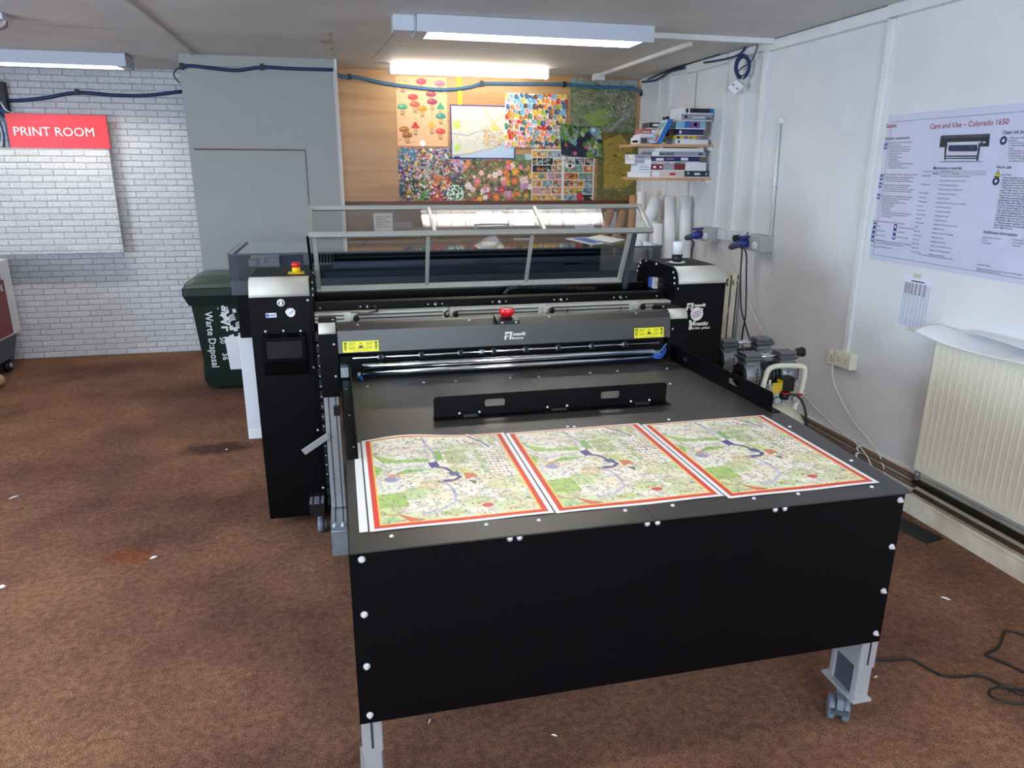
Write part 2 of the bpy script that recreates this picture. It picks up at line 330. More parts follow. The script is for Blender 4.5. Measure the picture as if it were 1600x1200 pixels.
# painted artwork --------------------------------------------------------
class Cv:
    def __init__(s, w_, h, bg): s.w = w_; s.h = h; s.a = np.ones((h, w_, 3))*(np.array(bg)/255.)
    def _put(s, y0, y1, x0, x1, mask, col, al): 
        reg = s.a[y0:y1, x0:x1]; c = np.array(col)/255.; k = (mask*al)[..., None]; reg[:] = reg*(1-k)+c*k
    def ell(s, cx, cy, rx, ry, col, ang=0, al=1, soft=1.2):
        R0_ = max(rx, ry)+2; x0 = max(0, int(cx-R0_)); x1 = min(s.w, int(cx+R0_)+2); y0 = max(0, int(cy-R0_)); y1 = min(s.h, int(cy+R0_)+2)
        if x0 >= x1 or y0 >= y1: return
        Y, X = np.mgrid[y0:y1, x0:x1]; c_, s_ = math.cos(ang), math.sin(ang); u = ((X-cx)*c_+(Y-cy)*s_)/max(rx, .4); v = (-(X-cx)*s_+(Y-cy)*c_)/max(ry, .4)
        d = 1-np.sqrt(u*u+v*v); s._put(y0, y1, x0, x1, np.clip(d*min(rx, ry)/soft+.5, 0, 1), col, al)
    def rect(s, x0, y0, x1, y1, col, al=1):
        x0, y0, x1, y1 = [int(round(q)) for q in (x0, y0, x1, y1)]; x0 = max(0, x0); y0 = max(0, y0); x1 = min(s.w, x1); y1 = min(s.h, y1)
        if x0 < x1 and y0 < y1: s._put(y0, y1, x0, x1, np.ones((y1-y0, x1-x0)), col, al)
    def line(s, pts, wd, col, al=1):
        for (ax, ay), (bx, by) in zip(pts[:-1], pts[1:]):
            r = wd/2+1; x0 = max(0, int(min(ax, bx)-r)); x1 = min(s.w, int(max(ax, bx)+r)+2); y0 = max(0, int(min(ay, by)-r)); y1 = min(s.h, int(max(ay, by)+r)+2)
            if x0 >= x1 or y0 >= y1: continue
            Y, X = np.mgrid[y0:y1, x0:x1]; dx, dy = bx-ax, by-ay; L2 = dx*dx+dy*dy+1e-9; t = np.clip(((X-ax)*dx+(Y-ay)*dy)/L2, 0, 1)
            d = np.hypot(X-(ax+t*dx), Y-(ay+t*dy)); s._put(y0, y1, x0, x1, np.clip(wd/2-d+.6, 0, 1), col, al)
    def poly(s, pts, col, al=1):
        xs = [p[0] for p in pts]; ys = [p[1] for p in pts]; x0 = max(0, int(min(xs))); x1 = min(s.w, int(max(xs))+1); y0 = max(0, int(min(ys))); y1 = min(s.h, int(max(ys))+1)
        if x0 >= x1 or y0 >= y1: return
        Y, X = np.mgrid[y0:y1, x0:x1]; ins = np.zeros(X.shape, bool); n = len(pts)
        for i in range(n):
            (ax, ay), (bx, by) = pts[i], pts[(i+1) % n]
            if ay == by: continue
            ins ^= ((ay > Y) != (by > Y)) & (X < (bx-ax)*(Y-ay)/(by-ay)+ax)
        s._put(y0, y1, x0, x1, ins.astype(float), col, al)
    def blob(s, cx, cy, r, col, al=1, k=9, jit=.35, sx=1, sy=1):
        s.poly([(cx+r*sx*(1+RNG.uniform(-jit, jit))*math.cos(2*math.pi*i/k), cy+r*sy*(1+RNG.uniform(-jit, jit))*math.sin(2*math.pi*i/k)) for i in range(k)], col, al)
    def wiggle(s, x, y, L, wd, col, al=1, ang=None, k=5, amp=.5):
        a = RNG.uniform(0, 6.28) if ang is None else ang; p = [(x, y)]
        for i in range(k): a2 = a+RNG.uniform(-amp, amp); x += math.cos(a2)*L/k; y += math.sin(a2)*L/k; p.append((x, y))
        s.line(p, wd, col, al)
def art(name, cv, fn, m, parent=None, thick=0):
    """sheet whose printed colours are a colour attribute; fn(u,v)->xyz arrays, v runs down the print"""
    h, w_ = cv.h, cv.w; V, U = np.mgrid[0:h, 0:w_]; X, Y, Z = fn(U/(w_-1), V/(h-1))
    co = np.stack([X+0*U, Y+0*U, Z+0*U], -1).reshape(-1, 3)
    i = (V[:-1, :-1]*w_+U[:-1, :-1]).ravel(); q = np.stack([i, i+w_, i+w_+1, i+1], -1)
    me = bpy.data.meshes.new(name); me.vertices.add(len(co)); me.vertices.foreach_set('co', co.ravel())
    me.loops.add(q.size); me.loops.foreach_set('vertex_index', q.ravel().astype(np.int32)); me.polygons.add(len(q)); me.polygons.foreach_set('loop_start', (np.arange(len(q))*4).astype(np.int32))
    me.update(calc_edges=True)
    a = np.clip(cv.a, 0, 1); l = np.where(a <= .04045, a/12.92, ((a+.055)/1.055)**2.4).reshape(-1, 3)
    at_ = me.attributes.new('print', 'FLOAT_COLOR', 'POINT'); at_.data.foreach_set('color', np.concatenate([l, np.ones((len(l), 1))], 1).ravel())
    me.materials.append(m); o = bpy.data.objects.new(name, me); COL.objects.link(o); par(o, parent)
    if thick:
        so = o.modifiers.new('thickness', 'SOLIDIFY'); so.thickness = thick; so.offset = -1
    return o

# ================================================================== ROOM
H = 2.35; XR = 2.64; YW = 6.35; YB = 6.83; YP = 5.85; XL = -4.2; YF = -2.5
struct(box('floor', (XL-.1, XR+.1, YF-.1, YB+.1, -.1, 0), m_carpet))
struct(box('ceiling', (XL-.1, XR+.1, YF-.1, YB+.1, H, H+.1), m_ceil))
struct(box('wall_right', (XR, XR+.1, YF-.1, YB+.1, 0, H), m_wall))
struct(box('wall_left', (XL-.1, XL, YF-.1, YB+.1, 0, H), m_wall))
struct(box('wall_front', (XL, XR, YF-.1, YF, 0, H), m_wall))
struct(box('wall_back', (XL, XR, YB, YB+.1, 0, H), m_brick))
# plywood back wall with brown lower panel
b = MB(); b.box(.045, XR, YW, YW+.02, 1.325, H, m_ply); o = struct(b.build('wall_plywood'))
b = MB(); b.box(.045, XR, YW, YW+.02, 0, 1.298, m_plydk); struct(b.build('wall_panel'))
struct(box('trim_1', (.045, XR, YW-.02, YW+.01, 1.298, 1.326), m_redwood, bev=.003))
struct(box('trim_2', (1.02, 1.05, YW-.006, YW, 2.1, 2.33), m_label))
b = MB(); b.box(.045, .9, YW-.002, YW, 2.0, 2.005, m_plydk); 
# white partition in front of the brick wall
b = MB(); b.box(-1.02, .03, YP, YP+.06, 0, H, m_wallold)
struct(b.build('wall_partition'))
b = MB(); b.box(-.985, -.215, YP-.004, YP, 0, 1.712, m_wallold); b.box(-.985, -.215, YP-.006, YP-.001, 1.712, 1.724, m_redwood); b.box(-.217, -.213, YP-.005, YP, .3, 1.712, m_inkgrey)
struct(b.build('trim_3'))
b = MB(); b.box(-1.02, .03, YP-.012, YP, 2.275, H, m_wallold); struct(b.build('trim_4', bev=.003))
b = MB(); b.box(.03, .05, YP-.004, YW, 0, H, m_trim); struct(b.build('trim_5'))
b = MB(); b.box(.022, .04, YP-.012, YP-.004, 0, 2.28, m_boxbeige); struct(b.build('trim_6'))
# ceiling battens
struct(MB().box(-.93, -.90, -2.4, YP-.05, H-.016, H, m_ceil).build('trim_7', bev=.004))
b = MB()   # torn strips and joints of the ceiling boards
for x0, x1, y0, y1 in ((.0, .035, 4.75, 4.9), (-.05, .04, 5.02, 5.16), (.01, .035, 5.3, 5.5), (.0, .03, 4.93, 5.0), (.02, .05, 5.6, 5.75)):
    b.poly([(x0, y0, H-.0008), (x1, y0+.01, H-.0008), (x1-.01, y1, H-.0008), (x0+.012, y1-.02, H-.0008)], m_ply)
for p0, p1 in (((-2.2, 4.95), (-1.0, 4.93)), ((-1.9, 4.9), (-1.25, 5.5)), ((-.95, 5.0), (0, 5.05)), ((.05, 5.05), (1.6, 5.2)), ((.4, 4.4), (.3, 5.8)), ((.7, 3.35), (.62, 3.6))):
    d = Vector((p1[0]-p0[0], p1[1]-p0[1], 0)).normalized(); n = Vector((-d.y, d.x, 0))*.0022
    P0 = Vector((*p0, H-.0006)); P1 = Vector((*p1, H-.0006)); b.poly([P0-n, P1-n, P1+n, P0+n], m_pipeblk)
struct(b.build('trim_8'))
# right wall: cornice trunking, conduits
b = MB(); b.box(2.60, XR, 3.30, 4.36, 2.288, H-.004, m_trim); b.box(2.60, XR, YF, 3.30, 2.293, H, m_trim); b.box(2.605, XR, 4.36, 4.80, 2.30, H-.004, m_trim); b.box(2.60, XR, 4.82, 5.42, 2.285, 2.345, m_trim); b.box(2.62, XR, 5.45, YW, 2.30, H-.01, m_trim)
struct(b.build('trim_9', bev=.003))
def strip(n, y, w_, z0, z1, d=.018, m=None):
    struct(MB().box(XR-d, XR, y-w_/2, y+w_/2, z0, z1, m or m_trim).build(n, bev=.003))
strip('trim_10', 3.285, .04, .65, 2.29, .022)
strip('trim_11', 4.35, .05, 1.19, 2.29, .03)
strip('trim_12', 4.60, .06, 1.19, 2.29, .03)
strip('trim_13', 4.85, .035, 1.19, 2.28)
strip('trim_14', 5.30, .012, .3, 2.28, .006, m_wallold)
strip('trim_15', 5.72, .05, 1.2, 2.3, .03)
strip('trim_16', 5.95, .04, 0, 2.3, .02)
struct(MB().cyl((XR-.014, 4.11, 1.19), (XR-.014, 4.145, 1.865), .011, 10, m_trim).lathe([(.017, 0), (.017, .03)], (XR-.014, 4.13, 1.50), (0, 0, 1), 10, m_trim).build('trim_17'))
# boxed-in skirting on the right wall
b = MB(); b.box(2.60, XR, YF, YW, .085, .10, m_dirty); b.box(2.605, XR, YF, YW, 0, .085, m_dirty); struct(b.build('baseboard_right', bev=.003))
b = MB(); b.box(2.625, XR, YF, YW, .10, .20, m_dirty); struct(b.build('trim_18'))
# ceiling conduits
o = MB().box(2.155, 2.185, 4.48, 6.15, H-.025, H, m_trim).box(2.13, 2.21, 6.10, 6.20, H-.05, H, m_trim).build('ceiling_trunking', bev=.003)
tag(o, 'white trunking running along the ceiling towards the plywood wall, with a square end box', 'trunking')
o = MB().box(1.80, 2.60, 4.24, 4.275, H-.03, H, m_trim).build('ceiling_trunking', bev=.003)
tag(o, 'white trunking running across the ceiling from the middle light fixture to the right wall', 'trunking')
# hidden windows that let the daylight in
for n, (x0, x1, y0, y1) in (('window_1', (-1.05, 1.45, YF, YF+.05)),):
    b = MB(); b.box(x0, x1, y0, y1, .84, .9, m_trim); b.box(x0, x1, y0, y1, 2.0, 2.06, m_trim); b.box(x0, x0+.05, y0, y1, .9, 2.0, m_trim); b.box(x1-.05, x1, y0, y1, .9, 2.0, m_trim); struct(b.build(n))
b = MB(); b.box(XL, XL+.05, .35, 2.85, .84, .9, m_trim); b.box(XL, XL+.05, .35, 2.85, 2.0, 2.06, m_trim); b.box(XL, XL+.05, .35, .4, .9, 2, m_trim); b.box(XL, XL+.05, 2.8, 2.85, .9, 2, m_trim); struct(b.build('window_2'))

# ------------------------------------------------------------------ light fittings
m_refl = mat('white_reflector', (244, 244, 244), .35, .1)
m_louv = mat('louvre_strip', (196, 198, 204), .35, .1)
def louvre_light(label, x0, x1, y0, y1, W=None, h=.085, group=None, m_em=None):
    t = thing('ceiling_light', label, 'light', ((x0+x1)/2, (y0+y1)/2, H-h), group)
    b = MB(); z0 = H-h; tt = .006
    b.box(x0, x1, y0, y0+tt, z0, H-.002); b.box(x0, x1, y1-tt, y1, z0, H-.002); b.box(x0, x0+tt, y0, y1, z0, H-.002); b.box(x1-tt, x1, y0, y1, z0, H-.002); b.box(x0, x1, y0, y1, H-.008, H-.002)
    b.box(x0, x0+.06, y0, y1, z0, z0+.004); b.box(x1-.06, x1, y0, y1, z0, z0+.004)
    b.build('housing', m_fix, t, bev=.003)
    ym = (y0+y1)/2
    MB().cyl((x0+.07, ym, H-.030), (x1-.07, ym, H-.030), .013, 14).build('lamp_tube', m_em or m_cool, t)
    MB().prism([(y0+tt, z0+.006), (y0+tt, H-.012), (y0+.03, H-.009), (y1-.03, H-.009), (y1-tt, H-.012), (y1-tt, z0+.006), (y1-tt-.002, z0+.006), (y1-.034, H-.013), (y0+.034, H-.013), (y0+tt+.002, z0+.006)], 'X', x0+.06, x1-.06).build('reflector', m_refl, t)
    b = MB(); n = int((x1-x0-.1)/.09)
    for i in range(n+1): xx = x0+.06+(x1-x0-.12)*i/n; b.box(xx-.002, xx+.002, y0+.01, y1-.01, z0+.001, z0+.030)
    b.box(x0+.06, x1-.06, ym-.0015, ym+.0015, z0+.001, z0+.018); b.build('louvre_grid', m_louv, t)
    return t
t = louvre_light('long grey ceiling light fixture with bright louvre over the cutting machine', .44, 1.745, 4.05, 4.27)
MB().box(.33, .44, 4.10, 4.22, 2.275, H).build('end_box', m_fix, t, bev=.003)
louvre_light('ceiling light fixture with bright louvre at the left edge above the brick wall', -2.75, -1.38, 5.93, 6.15)
for x0, y0 in ((-.2, .9), (-2.6, 2.6), (-2.4, -.6), (.6, -1.3)):
    louvre_light('louvre ceiling light fixture on the ceiling behind the camera', x0, x0+1.3, y0, y0+.22, group='ceiling lights outside the frame')
t = thing('ceiling_light', 'bare bright fluorescent batten on the ceiling in front of the plywood wall', 'light', (1.06, 5.97, H-.07))
MB().box(.445, 1.675, 5.94, 6.00, H-.03, H-.001).build('housing', m_white, t, bev=.003)
for xe in (.435, 1.67): MB().box(xe, xe+.015, 5.925, 6.015, H-.075, H-.001).build('end_cap', m_white, t, bev=.004)
b = MB(); b.prism([(5.932, H-.032), (5.932, H-.052), (5.945, H-.068), (5.995, H-.068), (6.008, H-.052), (6.008, H-.032)], 'X', .45, 1.67, m_tube); b.build('lamp_cover', m_tube, t)
# open fixture at the top left corner
t = thing('ceiling_light', 'opened light fixture with loose wires in the top left corner of the ceiling', 'light', (-1.75, 4.6, H-.05))
MB().box(-2.4, -1.62, 4.58, 4.72, H-.03, H-.001).build('housing', m_fix, t, bev=.003)
b = MB(); random.seed(3)
for i in range(4): b.tube([(-1.95+.03*i, 4.6, H-.03), (-1.85+.02*i, 4.58, H-.075-.008*i), (-1.72+.03*i, 4.6, H-.055-.006*i), (-1.62, 4.63, H-.03)], .003, 6, (m_inkred, m_whitec, m_white, m_inkgrey)[i])
b.build('loose_wire', None, t)

# ------------------------------------------------------------------ left: sign and board
o = MB().box(-2.75, -1.775, 6.70, 6.735, .905, 1.73, m_brick2)
o = o.build('display_board'); tag(o, 'large board covered in white brick paper hanging on the brick wall below the red sign', 'board')
t = thing('room_sign', 'red sign with white letters on the brick wall', 'sign', (-2.1, 6.72, 1.731))
b = MB(); b.box(-2.475, -1.76, 6.70, 6.72, 1.732, 1.985, m_signred); b.build('sign_panel', m_signred, t, bev=.0015)
b = MB(); put_text(b, 'PRINT ROOM', (-2.43, 6.70, 1.822), (1, 0, 0), (0, 0, 1), width=.57, off=0, m=m_white, depth=.05, lift=.0005)
b.build('sign_letters', m_white, t)
# laser machine at the left edge
t = thing('laser_engraver', 'white and maroon machine on black castors cut off by the left edge', 'machine', (-2.65-.5, 5.9, 0))
b = MB(); b.prism([(5.0, .31), (6.60, .29), (6.60, .885), (5.0, .90)], 'X', -3.4, -2.605, m_white); b.build('housing', m_white, t, bev=.006)
b = MB(); b.box(-2.607, -2.60, 5.0, 6.44, .31, .74, m_maroon); b.build('side_panel', m_maroon, t)
b = MB(); b.box(-2.607, -2.60, 5.0, 6.40, .745, .87, m_greydk); b.build('window_panel', m_greydk, t)
b = MB(); b.prism([(5.0, .12), (6.45, .12), (6.58, .30), (5.0, .30)], 'X', -3.35, -2.63, m_greydk); b.build('base_skirt', m_greydk, t)
b = MB(); put_text(b, 'k', (-2.60, 6.36, .655), (0, 1, 0), (0, 0, 1), size=.10, off=.02, m=m_white, lift=.001); b.build('lettering', m_white, t)
for y in (6.42, 5.3):
    c = MB(); c.cyl((-2.70, y, .05), (-2.66, y, .05), .05, 20, m_blackpl); c.box(-2.72, -2.64, y-.03, y+.04, .09, .13, m_blackpl); c.lathe([(.018, 0), (.018, .01)], (-2.66, y, .05), (1, 0, 0), 10, m_screw); c.build('castor', None, t)
o = MB().cyl((-2.56, 5.98, .045), (-3.1, 5.1, .045), .045, 24, m_kraftlt).build('cardboard_tube'); tag(o, 'cardboard tube lying on the carpet at the left edge', 'cardboard tube')
# cables on the brick wall
def cable(name, pts, r, m, label, cat='cable', clips=(), closed=False):
    c = MB().tube(pts, r, 8, m, 6, closed); o = c.build(name, m); tag(o, label, cat)
    for p in clips:
        k = MB(); k.box(p[0]-.012, p[0]+.012, p[1]-.014, p[1]+.02, p[2]-.02, p[2]+.022, m_blackpl); k.build('clip', m_blackpl, o)
    return o
yb = YB-.02
def bp(px, py, y): return tuple(at(px, py, 'Y', y))
cable('wall_cable', [bp(0, 157, yb), bp(30, 157, yb), bp(70, 153, yb), bp(120, 145, yb), bp(180, 149, yb), bp(230, 149, yb), bp(284, 143, yb)], .014, m_bluec, 'thick blue cable sagging across the white brick wall', clips=[bp(120, 144, yb)])
yp = YP-.016
cable('wall_cable', [bp(281, 130, yp), bp(272, 119, yp), bp(274, 110, yp), bp(284, 104, yp)], .005, m_bluec, 'small loop of thin cable at the corner of the brick wall and grey partition')
cable('wall_cable', [bp(284, 104, yp), bp(300, 103, yp), bp(335, 107, yp), bp(370, 110, yp), bp(409, 105, yp), bp(450, 107, yp), bp(520, 109, yp)], .012, m_bluec, 'dark blue cable clipped along the top of the grey white partition', clips=[bp(284, 104, yp), bp(409, 105, yp)])
yc = YW-.022
cable('wall_cable', [bp(524, 113, yc), bp(535, 120, yc), bp(560, 121, yc), bp(600, 130, yc), bp(660, 138, yc), bp(700, 140, yc), bp(735, 136, yc), bp(755, 131, yc), bp(800, 131, yc), bp(882, 132, yc), bp(930, 136, yc), bp(985, 138, yc), bp(1003, 145, yc), bp(1008, 158, yc), bp(1020, 167, yc)], .013, m_bluelt, 'pale blue cable strung over the posters on the plywood wall', clips=[bp(546, 120, yc), bp(753, 131, yc), bp(882, 132, yc), bp(1003, 146, yc)])
b = MB()
for i in range(7):
    x = -2.62+.025*i; b.tube([(x-.05, 6.78, 2.2), (x-.02, 6.76, 2.08-.01*i), (x+.04+.012*i, 6.745, 1.95), (x+.07, 6.75, 1.84), (x+.03+.02*i, 6.76, 1.735)], .007, 7, (m_bluelt, m_bluec, m_bluelt, m_bluec, m_bluelt, m_bluec, m_white)[i])
o = b.build('cable_bundle'); tag(o, 'bundle of blue network cables hanging at the left edge beside the red sign', 'cable bundle')
b = MB(); b.box(-2.62, -2.47, 6.76, YB, 1.96, 2.22, m_blackpl); o = b.build('cable_housing', bev=.003); tag(o, 'black cable housing on the brick wall at the left edge above the red sign', 'box')

# ------------------------------------------------------------------ wheelie bin
t = thing('wheelie_bin', 'dark green wheelie bin with hand-painted white lettering in front of the brick wall', 'bin', (-.79, 5.8, 0))
x0, x1, y0, y1 = -1.075, -.50, 5.45, 5.82
def loft(rings, m, name, parent, bev=0):
    b = MB(); n = len(rings[0]); b.v = [p for r_ in rings for p in r_]; b.mats = [m]
    fs = [[i*n+k, i*n+(k+1) % n, (i+1)*n+(k+1) % n, (i+1)*n+k] for i in range(len(rings)-1) for k in range(n)]+[list(range(n))[::-1], list(range((len(rings)-1)*n, len(rings)*n))]
    b.f = fs; b.mi = [0]*len(fs); b.sm = [False]*len(fs); return b.build(name, m, parent, bev)
def rr(cx, cy, hx, hy, z, r=.03, k=4):
    out = []
    for sx, sy, a0 in ((1, 1, 0), (-1, 1, 90), (-1, -1, 180), (1, -1, 270)):
        for i in range(k+1): a = R(a0+90*i/k); out.append((cx+sx*(hx-r)+r*math.cos(a), cy+sy*(hy-r)+r*math.sin(a), z))
    return out
cx = -.79
loft([rr(cx, 5.66, .225, .16, .03), rr(cx, 5.645, .245, .195, .35), rr(cx, 5.61, .262, .21, .66)], m_bin, 'body', t, .004)
loft([rr(cx, 5.60, .275, .22, .66), rr(cx, 5.59, .305, .235, .735), rr(cx, 5.59, .305, .235, .785)], m_bin, 'rim', t, .004)
loft([rr(cx, 5.59, .295, .228, .786), rr(cx, 5.59, .285, .22, .815), rr(cx, 5.61, .245, .185, .845), rr(cx, 5.63, .20, .15, .858)], m_binlid, 'lid', t, .006)
for sx in (-1, 1): MB().cyl((cx+sx*.23, 5.73, .10), (cx+sx*.27, 5.73, .10), .10, 24, m_rub).build('wheel', m_rub, t)
MB().cyl((cx-.2, 5.838, .80), (cx+.2, 5.838, .80), .010, 12, m_bin).build('handle', m_bin, t)
def binface(z): return 5.47-(z-.03)*.10 if z < .35 else 5.45-(z-.35)*.161
b = MB(); up = Vector((1, 0, 0)); rt = Vector((0, .125, -1)).normalized()
def bt(txt, x, z, wd, hh, off=.01, m=m_white): put_text(b, txt, (x, binface(z)-.004, z), rt, Vector((1, 0, 0)), width=wd, height=hh, off=off, m=m, lift=.002)
bt('Warte D:sposal', -.965, .615, .425, .066, .012); bt('50', -.890, .42, .05, .040, .012); bt('36', -.885, .30, .055, .040, .012); bt('gWr', -.865, .66, .20, .085, .03)
b.build('hand_lettering', m_white, t)
b = MB(); P = lambda x, z: (x, binface(z)-.004, z)
b.poly([P(-.858, .42), P(-.72, .42), P(-.70, .17), P(-.842, .17)], m_paper)
for i in range(16): 
    x = -.86+random.random()*.11; z = .42+random.random()*.22; s = .012+random.random()*.024; b.poly([P(x, z), P(x+s, z+s*.4), P(x+s*1.3, z-s), P(x+s*.2, z-s*1.2)], m_paper)
b.build('torn_sticker', m_paper, t)
b = MB(); put_text(b, 'eline', (-.842, binface(.385)-.006, .385), Vector((0, .10, -1)), Vector((1, 0, 0)), size=.105, off=.0, m=m_ink, lift=.001); b.build('sticker_lettering', m_ink, t)

# ================================================================== STACKING TABLE
T = .79
t = thing('stacking_table', 'large black stacking table with printed maps lying on its top', 'table', (.7, 2.1, 0))
xl, xr, yf, ybk = -.022, 1.427, 1.452, 2.90
b = MB(); b.box(xl, .6995, yf, ybk, T-.004, T, m_table); b.build('tabletop', m_table, t)
b = MB(); b.prism([(.7005, yf), (xr, yf), (1.462, 2.03), (1.47, ybk), (.7005, ybk)], 'Z', T-.004, T, m_table); b.build('tabletop', m_table, t)
box('front_panel', (-.024, 1.412, 1.46, 1.464, .327, T-.004), m_black, t, .001)
box('side_panel', (-.024, -.02, 1.464, 2.75, .62, T-.004), m_black, t); box('side_panel', (1.408, 1.412, 1.464, 2.75, .62, T-.004), m_black, t)
for px, py in [(565, 874), (569, 960), (573, 1041), (578, 1117), (1406, 781), (1393, 854), (1380, 923), (1368, 989)]:
    p = at(px, py, 'Y', 1.46); p.y = 1.46; fixing('bolt', p, (0, -1, 0), t, 'bolt', .0055)
for px, py in [(797, 836), (812, 836), (1012, 814), (1028, 813), (1212, 795), (1227, 793)]:
    p = at(px, py, 'Y', 1.458); fixing('dome', (p.x, 1.46, T-.012), (0, -1, 0), t, 'bolt', .0075)
for px, py in [(612, 838), (760, 820), (842, 813), (977, 798), (1051, 790), (1178, 779), (1247, 772), (1362, 761), (1234, 667), (1330, 720), (574, 604), (662, 598), (712, 596), (797, 591), (842, 589), (922, 583), (965, 580), (1042, 576), (1047, 600), (730, 680), (887, 667), (897, 667), (1045, 656), (541, 609), (546, 650), (553, 700)]:
    p = at(px, py, 'Z', T); fixing('dome', p, (0, 0, 1), t, 'screw', .0055)
def profile_leg(x0, x1, y0, y1, z0, z1, slot_from):
    l = MB(); l.box(x0, x1, y0, y1, z0, z1, m_alu).build
    o = l.build('leg', m_alu, t, bev=.004)
    MB().box((x0+x1)/2-.003, (x0+x1)/2+.003, y0-.0008, y0, slot_from, z1, m_aludk).build('slot', m_aludk, o)
    return o
for x0, x1 in ((-.022, .028), (1.372, 1.424)):
    lg = profile_leg(x0, x1, 1.474, 1.60, .225, T-.004, .24)
    MB().box(x0+.004, x1-.004, 1.478, 1.50, .125, .225, m_alu).box(x0+.004, x1-.004, 1.578, 1.596, .125, .225, m_alu).box(x0+.010, x1-.010, 1.50, 1.578, .125, .225, m_greydk).build('inner_profile', m_alu, lg, bev=.002)  # middle block coloured dark grey to paint the shade of the recess
    MB().box(x0-.008, x1+.002, 1.466, 1.612, .116, .125, m_alu).build('foot_plate', m_zinc, lg, bev=.001)
    c = MB(); cx_, cy_ = (x0+x1)/2-.012, 1.545
    w0 = Vector((cx_, cy_, .038)); wa = Vector((.84, -.54, 0)); wf = Vector((-.54, -.84, 0))
    for s in (-1, 1): c.lathe([(.030, 0), (.037, .004), (.038, .010), (.038, .016), (.035, .020), (.028, .021)], w0+wa*s*.009, wa*s, 26, m_grey)
    c.cyl(w0-wa*.009, w0+wa*.009, .026, 16, m_greydk); c.obox(w0+Vector((0, 0, .030))+wf*.012, wa*.018, wf*.05, Vector((0, 0, .045)), m_zinc); c.cyl((cx_, cy_, .095), (cx_, cy_, .116), .013, 12, m_zinc)
    c.obox(w0+wf*.040+Vector((0, 0, .012)), wa*.05, wf*.012, Vector((0, 0, .012)), m_greydk)
    c.build('castor', None, t)
for x0 in (-.02, 1.372): 
    MB().box(x0, x0+.05, 2.62, 2.67, 0.10, T-.004, m_alu).build('leg', m_alu, t, bev=.003)
    c = MB(); c.cyl((x0+.005, 2.645, .038), (x0+.045, 2.645, .038), .038, 20, m_grey); c.box(x0+.012, x0+.038, 2.63, 2.66, .06, .10, m_zinc); c.build('castor', None, t)
MB().box(1.405, 1.42, 1.60, 2.62, .33, .38, m_alu).build('cross_bar', m_alu, t, bev=.002)
MB().box(-.015, 0, 1.60, 2.62, .33, .38, m_alu).build('cross_bar', m_alu, t, bev=.002)
# upright side guards with a hand slot
def plate_with_slots(L, h, slots, th, m, name, parent, org, ux, uz=Vector((0, 0, 1)), rcorner=.012, foot=None):
    """upright sheet: outline polygon with rounded slots cut out by a strip tessellation"""
    bm = bmesh.new(); ux = Vector(ux).normalized(); n = ux.cross(uz)
    def loop(pts): 
        vs_ = [bm.verts.new(Vector(org)+ux*a+uz*c) for a, c in pts]; return [bm.edges.new((vs_[i], vs_[(i+1) % len(vs_)])) for i in range(len(vs_))]
    def rrect(a0, a1, c0, c1, r, rb=None):
        o_ = []
        for (cx_, cz_, a, rr_) in ((a1-r, c1-r, 0, r), (a0+r, c1-r, 90, r), (a0+(rb if rb is not None else r), c0+(rb if rb is not None else r), 180, rb if rb is not None else r), (a1-(rb if rb is not None else r), c0+(rb if rb is not None else r), 270, rb if rb is not None else r)):
            for k in range(5): q = R(a+90*k/4); o_.append((cx_+rr_*math.cos(q), cz_+rr_*math.sin(q)))
        return o_
    e = loop(rrect(0, L, 0, h, rcorner, .001))
    for s in slots: e += loop(rrect(*s, .007))
    bmesh.ops.triangle_fill(bm, use_beauty=True, use_dissolve=False, edges=e)
    r_ = bmesh.ops.extrude_face_region(bm, geom=bm.faces[:]); bmesh.ops.translate(bm, vec=n*th, verts=[v for v in r_['geom'] if isinstance(v, bmesh.types.BMVert)])
    if foot:
        a0, a1, w_ = foot; vs_ = [bm.verts.new(Vector(org)+ux*a+n*b_+uz*c) for a in (a0, a1) for b_ in (0, w_) for c in (0, .003)]
        for f in [(0, 1, 3, 2), (4, 6, 7, 5), (0, 4, 5, 1), (2, 3, 7, 6), (0, 2, 6, 4), (1, 5, 7, 3)]: bm.faces.new([vs_[i] for i in f])
    bmesh.ops.recalc_face_normals(bm, faces=bm.faces); me = bpy.data.meshes.new(name); bm.to_mesh(me); bm.free(); me.materials.append(m)
    o = bpy.data.objects.new(name, me); COL.objects.link(o); par(o, parent); return o
g = plate_with_slots(.75, .072, [(.215, .278, .028, .05), (.60, .64, .03, .05)], .003, m_black, 'side_guard', t, (1.422, 2.11, T), (-.03, .75, 0), foot=(-.004, .75, .035))
g2 = plate_with_slots(.88, .072, [(.215, .278, .028, .05)], .003, m_black, 'side_guard', t, (.010, 1.99, T), (-.005, .88, 0), foot=(0, .88, -.03))
# loose stop fence
t = thing('stop_fence', 'black L-shaped stop plate with two hand slots standing across the table', 'stop plate', (.69, 2.3, T))
plate_with_slots(.842, .072, [(.175, .245, .027, .052), (.592, .662, .026, .052)], .003, m_black, 'upright_plate', t, (.271, 2.30, T+.003), (1, 0, 0))
box('base_plate', (.268, 1.118, 2.262, 2.303, T, T+.003), m_black, t)
for x0, x1 in ((.362, .423), (.672, .735), (.982, 1.045)):
    box('magnet_block', (x0+.005, x1-.005, 2.272, 2.297, T+.003, T+.014), m_blackpl, t, .002)
    for x in (x0-.004, x1+.004): fixing('dome', (x, 2.297, T+.012), (0, -1, 0), t, 'screw', .0045)

